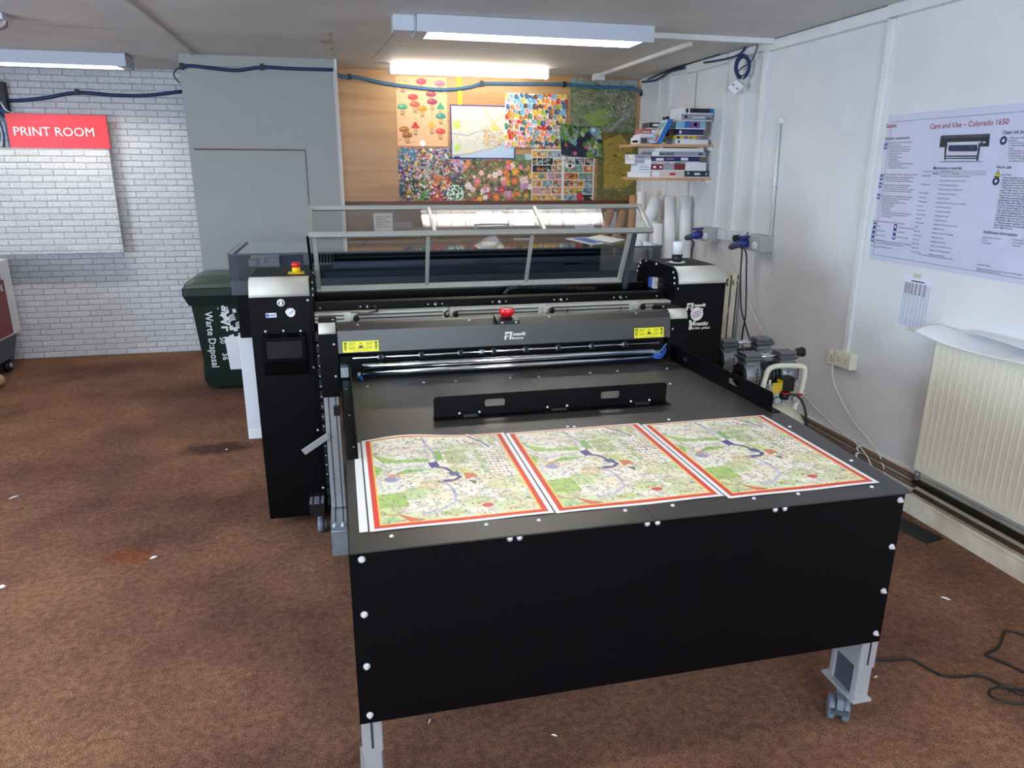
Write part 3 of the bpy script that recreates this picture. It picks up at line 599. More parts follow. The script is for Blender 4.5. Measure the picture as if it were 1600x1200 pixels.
# ------------------------------------------------------------------ printed maps
def map_canvas():
    W_, H_ = 300, 380; c = Cv(W_, H_, (250, 246, 230)); g = RNG
    def X(u): return u*W_
    def Y(v): return v*H_
    for i in range(70):
        col = [(196, 214, 130), (168, 202, 104), (222, 226, 160), (240, 222, 170), (232, 214, 176), (206, 222, 168), (232, 236, 200)][g.integers(7)]
        c.blob(g.uniform(0, W_), g.uniform(0, H_), g.uniform(8, 32), col, g.uniform(.25, .6), 11, .4, 1.4, .8)
    for (u0, v0, u1, v1, col) in ((.05, .66, .22, .80, (150, 196, 78)), (.22, .62, .33, .74, (190, 212, 140)), (.45, .20, .50, .32, (108, 168, 52)), (.52, .22, .66, .38, (190, 208, 140)), (.72, .22, .75, .52, (176, 206, 140)), (.66, .28, .72, .50, (232, 234, 214)), (.40, .10, .42, .3, (214, 206, 216))): c.poly([(X(u0), Y(v0)), (X(u1), Y(v0-.01)), (X(u1+.01), Y(v1)), (X(u0+.005), Y(v1))], col, .85)
    c.poly([(X(.06), Y(.18)), (X(.2), Y(.27)), (X(.42), Y(.28)), (X(.40), Y(.33)), (X(.25), Y(.31)), (X(.12), Y(.30))], (140, 190, 66), .8)
    c.poly([(X(.04), Y(.30)), (X(.12), Y(.37)), (X(.06), Y(.47))], (146, 196, 72), .8); c.poly([(X(.16), Y(.46)), (X(.25), Y(.40)), (X(.42), Y(.42)), (X(.30), Y(.44))], (120, 178, 56), .8)
    c.line([(X(.03), Y(.22)), (X(.12), Y(.33)), (X(.17), Y(.38)), (X(.38), Y(.36))], 9, (222, 218, 214)); c.line([(X(.17), Y(.38)), (X(.08), Y(.48)), (X(.09), Y(.6))], 8, (222, 218, 214))
    for (u, v, rx, ry, col) in ((.58, .44, 20, 12, (206, 216, 110)), (.62, .5, 26, 14, (214, 220, 130)), (.55, .22, 16, 7, (150, 166, 96)), (.64, .21, 14, 6, (170, 186, 96)), (.88, .10, 9, 26, (186, 196, 110)), (.38, .60, 26, 16, (226, 204, 150)), (.82, .78, 24, 20, (226, 220, 140)), (.46, .9, 22, 10, (176, 190, 90)), (.10, .92, 20, 10, (140, 190, 96)), (.94, .22, 10, 30, (214, 224, 180))): c.ell(X(u), Y(v), rx, ry, col, g.uniform(-.4, .4), .6, 4)
    c.line([(X(.40), 0), (X(.42), Y(.1)), (X(.45), Y(.18)), (X(.46), Y(.30))], 4, (176, 168, 206)); c.line([(X(.5), Y(.72)), (X(.49), Y(.8)), (X(.40), Y(.86)), (X(.30), Y(.88))], 4, (186, 180, 220)); c.line([(X(.46), Y(.56)), (X(.5), Y(.66)), (X(.5), Y(.74))], 4, (176, 168, 206))
    c.line([(X(.49), Y(.80)), (X(.58), Y(.76)), (X(.70), Y(.80)), (X(.8), Y(.74)), (X(.93), Y(.84))], 2.5, (196, 190, 214))
    blue = (58, 52, 120)
    c.poly([(X(.40), Y(.34)), (X(.46), Y(.33)), (X(.47), Y(.39)), (X(.415), Y(.41))], blue); c.line([(X(.45), Y(.40)), (X(.50), Y(.42)), (X(.525), Y(.46))], 7, blue); c.blob(X(.54), Y(.49), 10, blue, 1, 9, .35); c.line([(X(.55), Y(.51)), (X(.57), Y(.54)), (X(.53), Y(.57)), (X(.48), Y(.57))], 7, blue)
    c.ell(X(.47), Y(.57), 13, 6, blue, -.2); c.ell(X(.45), Y(.57), 4, 2.5, (240, 240, 240))
    c.poly([(X(.60), Y(.50)), (X(.66), Y(.51)), (X(.68), Y(.55)), (X(.60), Y(.57))], (216, 110, 64)); c.poly([(X(.61), Y(.58)), (X(.66), Y(.60)), (X(.64), Y(.64))], (84, 84, 66))
    c.ell(X(.66), Y(.86), 10, 7.5, (206, 62, 62)); c.ell(X(.16), Y(.50), 14, 12, (120, 120, 178), 0, .8); c.ell(X(.17), Y(.46), 10, 5, (214, 110, 60)); c.poly([(X(.15), Y(.86)), (X(.22), Y(.90)), (X(.30), Y(.95)), (X(.22), Y(.95))], (214, 98, 56)); c.line([(X(.06), Y(.84)), (X(.15), Y(.88))], 3, (196, 110, 70))
    c.line([(X(.72), Y(.02)), (X(.80), Y(.10)), (X(.84), Y(.19))], 5, (92, 88, 150)); c.line([(X(.68), Y(.08)), (X(.80), Y(.18))], 3, (196, 84, 60))
    c.line([(X(.90), 0), (X(.97), Y(.4)), (X(.985), Y(1))], 6, (206, 190, 222), .8)
    for i in range(7):
        for j in range(9): c.rect(X(.76+.028*i), Y(.26+.032*j), X(.776+.028*i), Y(.273+.032*j), [(206, 150, 110), (120, 120, 150), (220, 196, 170), (96, 104, 130)][g.integers(4)], .8)
    for u in (.40, .55, .75): c.line([(X(u-.2), Y(.13)), (X(u), Y(.135)), (X(u+.15), Y(.16))], 2, (196, 170, 160), .7)
    for i in range(14): c.line([(X(.53), Y(.23+.010*i)), (X(.60), Y(.23+.010*i))], .8, (120, 130, 100), .7)
    inks = [(96, 84, 80), (122, 104, 90), (84, 96, 72), (150, 90, 70), (96, 92, 130), (60, 60, 62), (140, 120, 60), (190, 90, 70)]
    for i in range(1250): c.wiggle(g.uniform(0, W_), g.uniform(0, H_), g.uniform(4, 14), g.uniform(.7, 1.2), inks[g.integers(8)], g.uniform(.35, .85), None, 4, 1.0)
    for i in range(260): c.blob(g.uniform(0, W_), g.uniform(0, H_), g.uniform(1, 3), [(200, 90, 60), (80, 130, 60), (70, 80, 140), (60, 60, 60), (226, 160, 60), (120, 160, 190)][g.integers(6)], .8, 6)
    for i in range(60): x, y = g.uniform(10, W_-30), g.uniform(10, H_-10); [c.line([(x, y+3*k), (x+g.uniform(10, 18), y+3*k)], .7, (110, 110, 110), .7) for k in range(4)]
    for i in range(8): c.wiggle(g.uniform(0, W_), g.uniform(0, H_), g.uniform(60, 130), 1.6, (236, 232, 222), .9, None, 7, .6); 
    # border: yellow inner line, red frame, white margin
    a = c.a.copy()*.86+np.array((255, 252, 240))/255.*.14; b = Cv(W_, H_, (250, 250, 248)); mW = 8; bb = 9
    b.rect(mW, mW-3, W_-mW, H_-mW, (214, 74, 56)); b.rect(mW+bb, mW-3+3, W_-mW-bb, H_-mW-bb, (250, 206, 110)); b.a[mW+3:H_-mW-bb-3, mW+bb+3:W_-mW-bb-3] = a[mW+3:H_-mW-bb-3, mW+bb+3:W_-mW-bb-3]
    return b
cmap = map_canvas()
def sheet(x0, x1, y0, y1, curl, lab):
    def fn(u, v):
        x = x0+(x1-x0)*u; y = y1+(y0-y1)*v
        z = T+.0012+curl*np.clip(1-v*4, 0, 1)**2*np.exp(-((u-.28)/.30)**2)+.0008*np.sin(u*9)*np.clip(v*6-5, 0, 1)**2
        y = y+curl*.3*np.clip(1-v*4, 0, 1)*np.exp(-((u-.28)/.30)**2)
        return x, y, z
    o = art('printed_map', cmap, fn, m_art); return tag(o, lab, 'map print', 'printed maps on the table')
sheet(.026, .4705, 1.538, 2.112, .016, 'red-bordered illustrated map print on the table, leftmost with a curled back edge')
sheet(.4745, .9265, 1.534, 2.104, .0, 'red-bordered illustrated map print on the table, middle of the three in a row')
sheet(.9305, 1.379, 1.518, 2.088, .0, 'red-bordered illustrated map print on the table, nearest to the right wall')
c = Cv(6, 120, (244, 244, 242)); o = art('paper_offcut', c, lambda u, v: (.002+.020*u, 2.12-.58*v, T+.0012+0*u), m_art); tag(o, 'narrow white paper offcut strip along the left edge of the map prints', 'paper strip')

# ================================================================== CUTTING MACHINE
cm = thing('cutting_machine', 'black automatic cutting machine with silver-capped towers behind the stacking table', 'machine', (.71, 3.4, 0))
def arc(cy_, cz_, r, a0, a1, n=8): return [(cy_+r*math.cos(R(a0+(a1-a0)*i/n)), cz_+r*math.sin(R(a0+(a1-a0)*i/n))) for i in range(n+1)]
def tower(x0, x1, y0, y1, z0, z1, r, rb):
    prof = [(y0, z0)]+arc(y0+r, z1-r, r, 180, 90)+arc(y1-rb, z1-rb, rb, 90, 0)+[(y1, z0)]
    MB().prism(prof, 'X', x0, x1, m_black).build('tower_housing', m_black, cm, bev=.002)
    cap = arc(y0+r, z1-r, r+.004, 182, 92)+arc(y0+r, z1-r, r-.002, 92, 182)
    MB().prism(cap, 'X', x0+.004, x1-.002, m_silver, True).build('silver_cap', m_silver, cm)
tower(-.392, -.14, 3.18, 3.66, .045, 1.145, .07, .09)
tower(1.555, 1.81, 3.17, 3.66, .045, 1.145, .07, .09)
MB().prism([(3.165, .5)]+arc(3.235, 1.08, .07, 180, 90)+arc(3.54, 1.05, .1, 90, 0)+[(3.65, .5)], 'X', 1.545, 1.555, m_black).build('side_plate', m_black, cm, bev=.002)
MB().prism([(3.175, .045)]+arc(3.245, 1.08, .07, 180, 90)+arc(3.54, 1.05, .1, 90, 0)+[(3.65, .045)], 'X', -.14, -.130, m_black).build('side_plate', m_black, cm, bev=.002)
for s in (1.545, -.130):
    for y, z in ((3.18, 1.075), (3.185, 1.10), (3.20, 1.125), (3.60, 1.12), (3.62, 1.10), (3.635, 1.075), (3.40, 1.14), (3.53, 1.14)): fixing('dome', (s, y, z), (-1 if s > 0 else 1, 0, 0), cm, 'screw', .006)
for px, py in [(481, 469), (415, 518), (443, 517), (470, 517), (422, 584), (449, 583), (475, 582), (490, 574), (497, 672), (505, 762)]: p = at(px, py, 'Y', 3.18); fixing('dome', p, (0, -1, 0), cm, 'screw', .0055)
p = at(1059, 451, 'Y', 3.17); fixing('dome', p, (0, -1, 0), cm, 'screw', .0055); fixing('dome', (1.60, 3.40, 1.145), (0, 0, 1), cm, 'screw', .005)
MB().box(1.555, 1.56, 3.10, 3.17, .5, .9, m_black)
# control panel
b = MB(); b.prism([(3.18, .73), (3.18, .915), (3.125, .905), (3.135, .80), (3.155, .735)], 'X', -.348, -.166, m_black); d = b.build('display_housing', m_blackpl, cm, bev=.003)
b = MB(); b.poly([(-.331, 3.1235, .892), (-.186, 3.1235, .892), (-.186, 3.1325, .815), (-.331, 3.1325, .815)], m_screen); b.build('display', m_screen, d)
b = MB(); b.lathe([(.016, 0), (.016, .006), (.011, .008)], (-.261, 3.18, 1.047), (0, -1, 0), 24, m_white); b.lathe([(.011, .0082), (.010, .010)], (-.261, 3.18, 1.047), (0, -1, 0), 24, m_greydk); b.box(-.266, -.256, 3.168, 3.1705, 1.038, 1.056, m_white); b.build('selector_switch', None, cm)
b = MB(); b.lathe([(.022, 0), (.022, .014), (.018, .016)], (-.224, 3.18, 1.005), (0, -1, 0), 28, m_chrome); b.lathe([(.018, .0162), (.018, .0165)], (-.224, 3.18, 1.005), (0, -1, 0), 28, m_white); b.obox((-.222, 3.162, 1.007), (.018, 0, .014), (0, .001, 0), (-.0015, 0, .002), m_inkblue); b.build('pressure_gauge', None, cm)
b = MB(); b.box(-.327, -.284, 3.178, 3.18, .985, 1.004, m_white); put_text(b, 'neolt', (-.313, 3.178, .991), (1, 0, 0), (0, 0, 1), width=.026, m=m_inkblue, shear=.2, off=.03, lift=.0006); b.box(-.325, -.315, 3.1772, 3.178, .988, 1.001, m_inkblue); b.build('maker_label', None, cm)
# emergency stop on the left tower
b = MB(); b.box(-.235, -.165, 3.34, 3.41, 1.145, 1.148, m_yel); b.build('stop_button_plate', m_yel, cm); b = MB(); b.lathe([(.018, 0), (.018, .022)], (-.20, 3.375, 1.148), n=24, m=m_yel); b.lathe([(.012, .022), (.020, .028), (.021, .036), (.017, .044), (.006, .047)], (-.20, 3.375, 1.148), n=24, m=m_red); b.build('stop_button', None, cm)
# beacon on the right tower
b = MB(); b.lathe([(.042, 0), (.042, .004)], (1.655, 3.40, 1.145), n=28, m=m_white); b.lathe([(.020, .004), (.026, .012), (.027, .042)], (1.655, 3.40, 1.145), n=28, m=m_blackpl); b.lathe([(.0255, .042), (.0255, .096), (.023, .103), (.008, .106)], (1.655, 3.40, 1.145), n=28, m=m_white); b.build('beacon_lamp', None, cm)
b = MB(); b.tube([(1.725, 3.58, 1.14), (1.726, 3.60, 1.19), (1.735, 3.7, 1.25)], .005, 8, m_blackpl); 
# device on the inner side of the right tower
b = MB(); b.box(1.527, 1.545, 3.37, 3.40, 1.02, 1.075, m_silver); b.box(1.525, 1.545, 3.405, 3.44, 1.02, 1.07, m_inkblue); b.cyl((1.50, 3.27, 1.055), (1.545, 3.27, 1.055), .007, 10, m_blackpl); b.build('valve_block', None, cm)
# front narrow towers
def ftower(x0, x1):
    r = .035; y0, y1, z0, z1 = 2.90, 3.09, .70, 1.0
    prof = [(y0, z0)]+arc(y0+r, z1-r, r, 180, 90)+arc(y1-.03, z1-.03, .03, 90, 0)+[(y1, z0)]
    MB().prism(prof, 'X', x0, x1, m_black).build('front_tower', m_black, cm, bev=.0015)
    MB().prism(arc(y0+r, z1-r, r+.003, 182, 92)+arc(y0+r, z1-r, r-.002, 92, 182), 'X', x0+.002, x1-.004, m_silver, True).build('silver_cap', m_silver, cm)
    for y, z in ((2.915, .99), (2.905, .965)): fixing('dome', (x0 if x0 > 1 else x1, y, z), (-1 if x0 > 1 else 1, 0, 0), cm, 'screw', .004)
ftower(-.108, -.036); ftower(1.395, 1.485)
for px, py in ((522, 538), (525, 588)): fixing('dome', at(px, py, 'Y', 2.9), (0, -1, 0), cm, 'screw', .005)
p = at(1051, 514, 'Y', 2.9); fixing('dome', p, (0, -1, 0), cm, 'screw', .005); fixing('dome', (-.05, 3.0, 1.0), (0, 0, 1), cm, 'screw', .005); fixing('dome', (1.41, 3.0, 1.0), (0, 0, 1), cm, 'screw', .005)
# canopy over the rollers
b = MB(); prof = [(2.96, .990), (2.95, 1.0), (2.915, .998), (2.876, .978), (2.866, .890), (2.869, .890), (2.882, .975), (2.917, .994), (2.95, .996)]
b.prism(prof, 'X', -.034, 1.388, m_table); b.build('canopy', m_table, cm)
for px, py in ((558, 505), (560, 516), (870, 503), (1002, 486), (1010, 497), (740, 508)): p = at(px, py, 'Z', .997); fixing('dome', (p.x, min(2.95, max(2.90, p.y)), .995), (0, 0, 1), cm, 'screw', .005)
def warn(pts, w_):
    p = at(*pts[0], 'Y', 2.87); q = at(*pts[1], 'Y', 2.87); b = MB(); x0, x1 = p.x, p.x+w_; z1 = .936; z0 = .893
    fy = lambda z: 2.866+(z-.890)/(.978-.890)*.010-.001
    b.poly([(x0, fy(z0), z0), (x1, fy(z0), z0), (x1, fy(z1), z1), (x0, fy(z1), z1)], m_label); W_ = x1-x0; h = z1-z0
    def q4(u0, v0, u1, v1, m): b.poly([(x0+u*W_, fy(z0+v*h)-.0006, z0+v*h) for u, v in ((u0, v0), (u1, v0), (u1, v1), (u0, v1))], m)
    def pl(pp, m, l=.0006): b.poly([(x0+u*W_, fy(z0+v*h)-l, z0+v*h) for u, v in pp], m)
    pl([(.40, .30), (.60, .30), (.50, .92)], m_ink); pl([(.42, .34), (.58, .34), (.50, .84)], m_label, .0009); pl([(.45, .38), (.56, .38), (.53, .56), (.47, .60)], m_ink, .0012)
    for u in (.03, .88): q4(u, .80, u+.09, .90, m_ink); q4(u+.015, .45, u+.035, .80, m_ink); q4(u+.055, .45, u+.075, .80, m_ink); pl([(u, .45), (u+.09, .45), (u+.045, .10)], m_ink); pl([(u+.025, .42), (u+.065, .42), (u+.045, .22)], m_label, .0009)
    for u0, u1 in ((.16, .36), (.64, .84)):
        for v in (.84, .74, .64, .46, .36, .26): q4(u0, v, u1-(.04 if v in (.64, .26) else 0), v+.035, m_inkolive)
    q4(.30, .12, .70, .15, m_inkolive); b.build('warning_label', None, cm)
warn(((535, 535), (591, 532)), .141); warn(((991, 516), (1038, 514)), .138)
def logo(b, lines, p, rt, up, h, m, n=Vector((0, -1, 0))):
    """slanted block letter followed by two stacked words"""
    rt = Vector(rt); up = Vector(up); p = Vector(p)
    f = lambda u, v: p+rt*(u+v*.18)*h+up*v*h+n*.0012
    for poly_ in ([(0, 0), (.28, 0), (.28, .55), (0, .55)], [(0, .66), (.28, .66), (.28, 1), (0, 1)], [(.28, .78), (.95, .78), (.95, 1), (.28, 1)], [(.68, 0), (.95, 0), (.95, .8), (.68, .8)], [(.40, .30), (.52, .30), (.52, .60), (.40, .60)]): b.poly([f(*q) for q in poly_], m)
    for (txt, u, v, wd, hh) in lines: put_text(b, txt, p+rt*(u+v*.18)*h+up*v*h, rt, up, width=wd*h, height=hh*h, m=m, shear=.18, off=.04, lift=.0012)
b = MB(); logo(b, [('neolt', 1.08, .48, 1.75, .48), ('factory', 1.05, .02, 1.6, .40)], (.640, 2.8685, .914), (1, 0, 0), (0, .11, 1), .032, m_logo); b.build('maker_logo', m_logo, cm)
b = MB(); logo(b, [('neolt', 1.08, .48, 1.75, .48), ('factory', 1.05, .02, 1.6, .40)], (1.607, 3.17, .943), (1, 0, 0), (0, 0, 1), .036, m_logo)
b.build('maker_logo', m_logo, cm); b = MB()
p0 = Vector((1.628, 3.17, .847)); h = .048; F = lambda u, v: (p0.x+(u+v*.15)*h, 3.1688, p0.z+v*h)
for q in ([(.02, 0), (.34, 0), (.34, .50), (.02, .45)], [(-.14, 1), (.12, 1), (.30, .62), (.30, .45), (.02, .45)], [(.46, 1), (.74, 1), (.34, .45), (.28, .50), (.24, .62)]): b.poly([F(*a) for a in q], m_logo)
put_text(b, 'matic', (p0.x+.40*h+.004, 3.17, p0.z+.42*h), (1, 0, 0), (0, 0, 1), width=.082, height=.020, m=m_logo, shear=.18, off=.04, lift=.0012); put_text(b, 'trim plus', (p0.x+.36*h, 3.17, p0.z+.02), (1, 0, 0), (0, 0, 1), width=.098, height=.016, m=m_logo, shear=.18, off=.03, lift=.0012) if False else put_text(b, 'trim plus', (p0.x+.36*h, 3.17, p0.z+.002), (1, 0, 0), (0, 0, 1), width=.098, height=.016, m=m_logo, shear=.18, off=.03, lift=.0012)
b.build('model_logo', m_logo, cm)
b = MB(); b.lathe([(.033, 0), (.033, .001)], (1.668, 3.17, .924), (0, -1, 0), 28, m_boxwhite); b.lathe([(.0335, 0), (.0335, .0006)], (1.668, 3.17, .924), (0, -1, 0), 28, m_inkred)
for k in (-1, 0, 1):
    c_ = Vector((1.668, 3.1682, .924+k*.011)); b.obox(c_, (.052 if k == 0 else .042, 0, .016 if k == 0 else .013), (0, .0004, 0), (-.001, 0, .0035), m_inkred)
b.build('round_sticker', None, cm)
# red mushroom button on the canopy
b = MB(); b.prism([(2.835, .985), (2.835, 1.0), (2.92, 1.012), (2.92, .998)], 'X', .605, .700, m_blackpl); b.build('button_base', m_blackpl, cm, bev=.002)
b = MB(); c0 = (.655, 2.885, 1.006); b.lathe([(.014, 0), (.020, .006), (.031, .016), (.0335, .022), (.0335, .032), (.031, .036), (.005, .037)], c0, n=32, m=m_red); b.lathe([(.02, 0), (.021, .002)], c0, n=20, m=m_ink); b.build('mushroom_button', None, cm)
for x in (.625, .683): fixing('dome', (x, 2.835, .993), (0, -1, 0), cm, 'screw', .0045)
# rollers and delivery tubes
b = MB(); b.cyl((.02, 2.872, .866), (1.34, 2.872, .866), .005, 10, m_chrome); b.build('roller_shaft', m_chrome, cm)
for x in (.129, .294, .456, .545, .597, .734, .878, 1.029, 1.179):
    b = MB(); r = .0135 if x != .545 else .009; mm = m_rub if x != .545 else m_zinc
    b.cyl((x-.007, 2.872, .866), (x+.007, 2.872, .866), r, 18, mm); b.cyl((x-.011, 2.872, .866), (x+.011, 2.872, .866), .008, 12, m_zinc); b.build('feed_wheel', None, cm)
MB().cyl((.055, 2.836, .838), (1.30, 2.836, .838), .0125, 20, m_chrome).build('delivery_tube', m_chrome, cm)
MB().cyl((.055, 2.826, .812), (1.31, 2.826, .812), .0105, 20, m_chrome).build('delivery_tube', m_chrome, cm)
MB().cyl((.05, 2.842, .799), (1.32, 2.842, .799), .0045, 10, m_bluec).build('air_hose', m_bluec, cm)
b = MB(); b.box(-.03, .055, 2.872, 2.90, .845, .875, m_black); b.box(-.03, .0, 2.83, 2.89, .80, .84, m_zinc); b.build('bracket', None, cm)
b = MB()
for i, (dx, dz) in enumerate(((0, 0), (.03, .02), (.02, -.012))): b.tube([(1.29+dx*.3, 2.82, .82+dz*.4), (1.32, 2.80, .83+dz), (1.355, 2.83, .85+dz)], .004, 8, m_inkblue if i != 1 else m_bluelt)
b.box(1.30, 1.325, 2.815, 2.835, .822, .842, m_zinc); b.build('air_fitting', None, cm)
b = MB(); b.lathe([(.008, 0), (.008, .02)], (.04, 2.82, .80), n=12, m=m_zinc); b.tube([(.04, 2.82, .81), (.05, 2.80, .80), (.045, 2.81, .792)], .005, 8, m_inkblue); b.build('air_fitting', None, cm)
MB().box(-.034, 1.39, 2.93, 3.16, .55, .93, m_blackm).build('inner_housing', m_blackm, cm)
# rail with cutters, upper beam
b = MB(); b.box(-.13, 1.545, 3.205, 3.26, .945, .988, m_silver)
b.build('cutter_rail', m_silver, cm, bev=.003)
MB().box(-.13, 1.545, 3.2035, 3.206, .974, .979, m_aludk).box(-.13, 1.545, 3.2035, 3.206, .958, .963, m_aludk).build('rail_slot', m_aludk, cm)
MB().box(-.13, 1.545, 3.275, 3.34, .955, 1.020, m_black).build('upper_beam', m_black, cm, bev=.004)
MB().box(-.13, 1.545, 3.36, 3.64, .60, .955, m_blackm).build('rear_housing', m_blackm, cm)
MB().box(-.13, 1.545, 3.53, 3.56, .955, 1.03, m_black).build('rear_beam', m_black, cm, bev=.003)
for px, py in ((546, 497), (700, 490), (849, 487), (990, 481)):
    p = at(px, py, 'Y', 3.2); b = MB(); x, z = p.x, .968
    b.box(x-.022, x+.004, 3.180, 3.207, z-.024, z+.026, m_silver); b.box(x+.004, x+.03, 3.172, 3.207, z-.010, z+.022, m_silver); b.lathe([(.008, 0), (.008, .008), (.0135, .008), (.0135, .022), (.010, .025)], (x+.028, 3.172, z+.004), (0, -1, 0), 12, m_blackpl); b.build('cutter_unit', None, cm, bev=.001)
for px, py in ((574, 475), (680, 471.5), (780, 469), (876, 465.5), (969, 462)):
    p = at(px, py, 'Y', 3.275); b = MB(); b.lathe([(.009, 0), (.009, .004), (.006, .006), (.006, .016), (.003, .017)], (p.x, 3.275, 1.0), (0, -1, 0), 12, m_chrome); b.build('beam_connector', None, cm)
    for dx in (-.032, .032): fixing('dome', (p.x+dx, 3.275, 1.0), (0, -1, 0), cm, 'screw', .004)
for x in (-.105, 1.50): fixing('dome', (x, 3.275, 1.0), (0, -1, 0), cm, 'screw', .004)
def coil(pts, r, rr_, turns, m):
    P_ = [Vector(p) for p in pts]; out = []; n = turns*8
    for i in range(n+1):
        t_ = i/n*(len(P_)-1); k = min(int(t_), len(P_)-2); f = t_-k; c_ = P_[k].lerp(P_[k+1], f); d = (P_[k+1]-P_[k]).normalized(); u = d.orthogonal().normalized(); w_ = d.cross(u); a = i/8*2*math.pi
        out.append(c_+(u*math.cos(a)+w_*math.sin(a))*rr_)
    return MB().tube(out, r, 5, m, 1)
def P3(px, py, y): return at(px, py, 'Y', y)
coil([P3(575, 477, 3.25), P3(588, 480, 3.22), P3(590, 486, 3.20), P3(575, 490, 3.19), P3(548, 489, 3.18)], .0016, .0045, 26, m_blackpl).build('coiled_cord', m_blackpl, cm)
coil([P3(682, 473, 3.25), P3(699, 478, 3.21), P3(705, 488, 3.18), P3(698, 496, 3.175), P3(694, 490, 3.17), P3(702, 484, 3.18)], .0016, .004, 26, m_blackpl).build('coiled_cord', m_blackpl, cm)
MB().tube([P3(970, 464, 3.25), P3(971, 474, 3.22), P3(969, 486, 3.19)], .0022, 6, m_blackpl).build('sensor_lead', m_blackpl, cm)
MB().tube([P3(888, 478, 3.22), P3(886, 488, 3.19), P3(878, 494, 3.17)], .0022, 6, m_blackpl).build('sensor_lead', m_blackpl, cm)
coil([P3(788, 460, 3.42), P3(795, 452, 3.42), P3(810, 449, 3.42), P3(850, 450, 3.42), P3(900, 451, 3.42), P3(930, 451, 3.42)], .003, .009, 55, m_blackpl).build('coiled_cord', m_blackpl, cm)
# raised clear guard: leaning lower window and folded roof window
gx0, gx1 = -.112, 1.395
gb = Vector((0, 3.52, 1.044)); gt = Vector((0, 3.40, 1.298)); rf = Vector((0, 3.385, 1.308)); rb_ = Vector((0, 3.60, 1.413))
guard = MB()
def bar(a, c, s=.011, m=m_guard, nm='guard_frame'):
    a = Vector(a); c = Vector(c); d = (c-a).normalized(); side = Vector((1, 0, 0)) if abs(d.x) < .5 else Vector((0, .43, .9)).normalized(); o_ = d.cross(side).normalized()
    side = o_.cross(d); return MB().obox((a+c)/2, d*((c-a).length), side*s*2, o_*s*2, m).build(nm, m, cm, bev=.002)
bar((gx0-.01, gb.y, gb.z), (gx1+.01, gb.y, gb.z), .014); bar((gx0, gb.y, gb.z), (gx0, gt.y, gt.z), .010); bar((gx1, gb.y, gb.z), (gx1, gt.y, gt.z), .010)
for pa, pb in (((668, 448), (668, 372)), ((823, 446), (830, 370))):
    a = at(*pa, 'Y', gb.y); c = at(*pb, 'Y', gt.y); xm = (a.x+c.x)/2; bar((xm, gb.y, gb.z), (xm, gt.y, gt.z), .0085)
bar((-.135, rf.y, rf.z), (1.508, rf.y, rf.z), .012); bar((-.135, rb_.y, rb_.z), (1.53, rb_.y, rb_.z), .010)
bar((-.125, rf.y, rf.z), (-.128, rb_.y, rb_.z), .010); bar((1.498, rf.y, rf.z), (1.52, rb_.y, rb_.z), .010)
for pa, pb in (((680, 362), (669, 327)), ((852, 362), (834, 326))):
    a = at(*pa, 'Y', rf.y); c = at(*pb, 'Y', rb_.y); bar((a.x, rf.y, rf.z), (c.x, rb_.y, rb_.z), .0085)
def pane(x0, x1, a, c, e=0):
    d = (c-a).normalized(); n = Vector((1, 0, 0)).cross(d)*.0015; b = MB()
    P_ = [Vector((x, p.y, p.z))+s*n for s in (-1, 1) for x, p in ((x0, a), (x1, a), (x1, c), (x0, c))]
    b.add(P_, [(0, 1, 2, 3), (7, 6, 5, 4), (0, 4, 5, 1), (1, 5, 6, 2), (2, 6, 7, 3), (3, 7, 4, 0)]); return b.build('clear_window', m_clear, cm)
pane(gx0, gx1, gb, gt); pane(-.125, 1.50, rf, rb_)
bar((gx1+.035, 3.53, 1.0), (gx1+.04, 3.44, 1.30), .012, m_greydk, 'support_arm'); bar((gx0-.022, 3.53, .98), (gx0-.030, 3.42, 1.30), .006, m_black, 'support_arm')
b = MB(); h0 = Vector((at(744, 362, 'Y', rf.y).x, 3.39, 1.318)); h1 = Vector((at(795, 361, 'Y', rf.y).x, 3.39, 1.318)); up_ = Vector((0, .02, .026))
b.tube([h0, h0+up_*.8, h0+up_+Vector((.012, 0, 0)), h1+up_-Vector((.012, 0, 0)), h1+up_*.8, h1], .004, 8, m_grey, 5); b.build('guard_handle', m_grey, cm)
for px, py in ((530, 365), (654, 365), (771, 364), (883, 364), (989, 362)): p = at(px, py, 'Y', rf.y-.012); fixing('dome', (p.x, rf.y-.0125, rf.z-.004), (0, -1, -.2), cm, 'screw', .004)
# left column and foot
o = MB().box(-.107, -.045, 2.975, 3.04, .17, .70, m_alu).build('column', m_alu, cm, bev=.003)
MB().box(-.091, -.087, 2.974, 2.976, .17, .70).box(-.062, -.058, 2.974, 2.976, .17, .70).build('slot', m_aludk, o)
o = MB().box(-.110, -.042, 2.77, 3.6, .075, .165, m_alu).build('foot_beam', m_alu, cm, bev=.003)
MB().box(-.094, -.089, 2.80, 3.0, .1645, .166).box(-.062, -.057, 2.80, 3.0, .1645, .166).build('slot', m_aludk, o)
b = MB(); b.box(-.110, -.042, 2.758, 2.765, .055, .172, m_zinc); b.box(-.110, -.042, 2.758, 2.835, .1655, .172, m_zinc); b.build('foot_bracket', m_zinc, cm, bev=.0015)
for x in (-.094, -.060): fixing('bolt', (x, 2.80, .172), (0, 0, 1), cm, 'bolt', .007)
b = MB(); b.box(-.07, -.045, 2.955, 2.978, .60, .64, m_blackpl); b.build('slot_clamp', m_blackpl, cm)
b = MB(); a = at(474, 707, 'Y', 2.97); c = at(514, 680, 'Y', 2.97); d = (c-a); nn = Vector((0, -1, 0)); b.obox((a+c)/2, d, Vector((0, .006, 0)), d.cross(nn).normalized()*.028, m_alu); b.build('lever_arm', m_alu, cm, bev=.002)
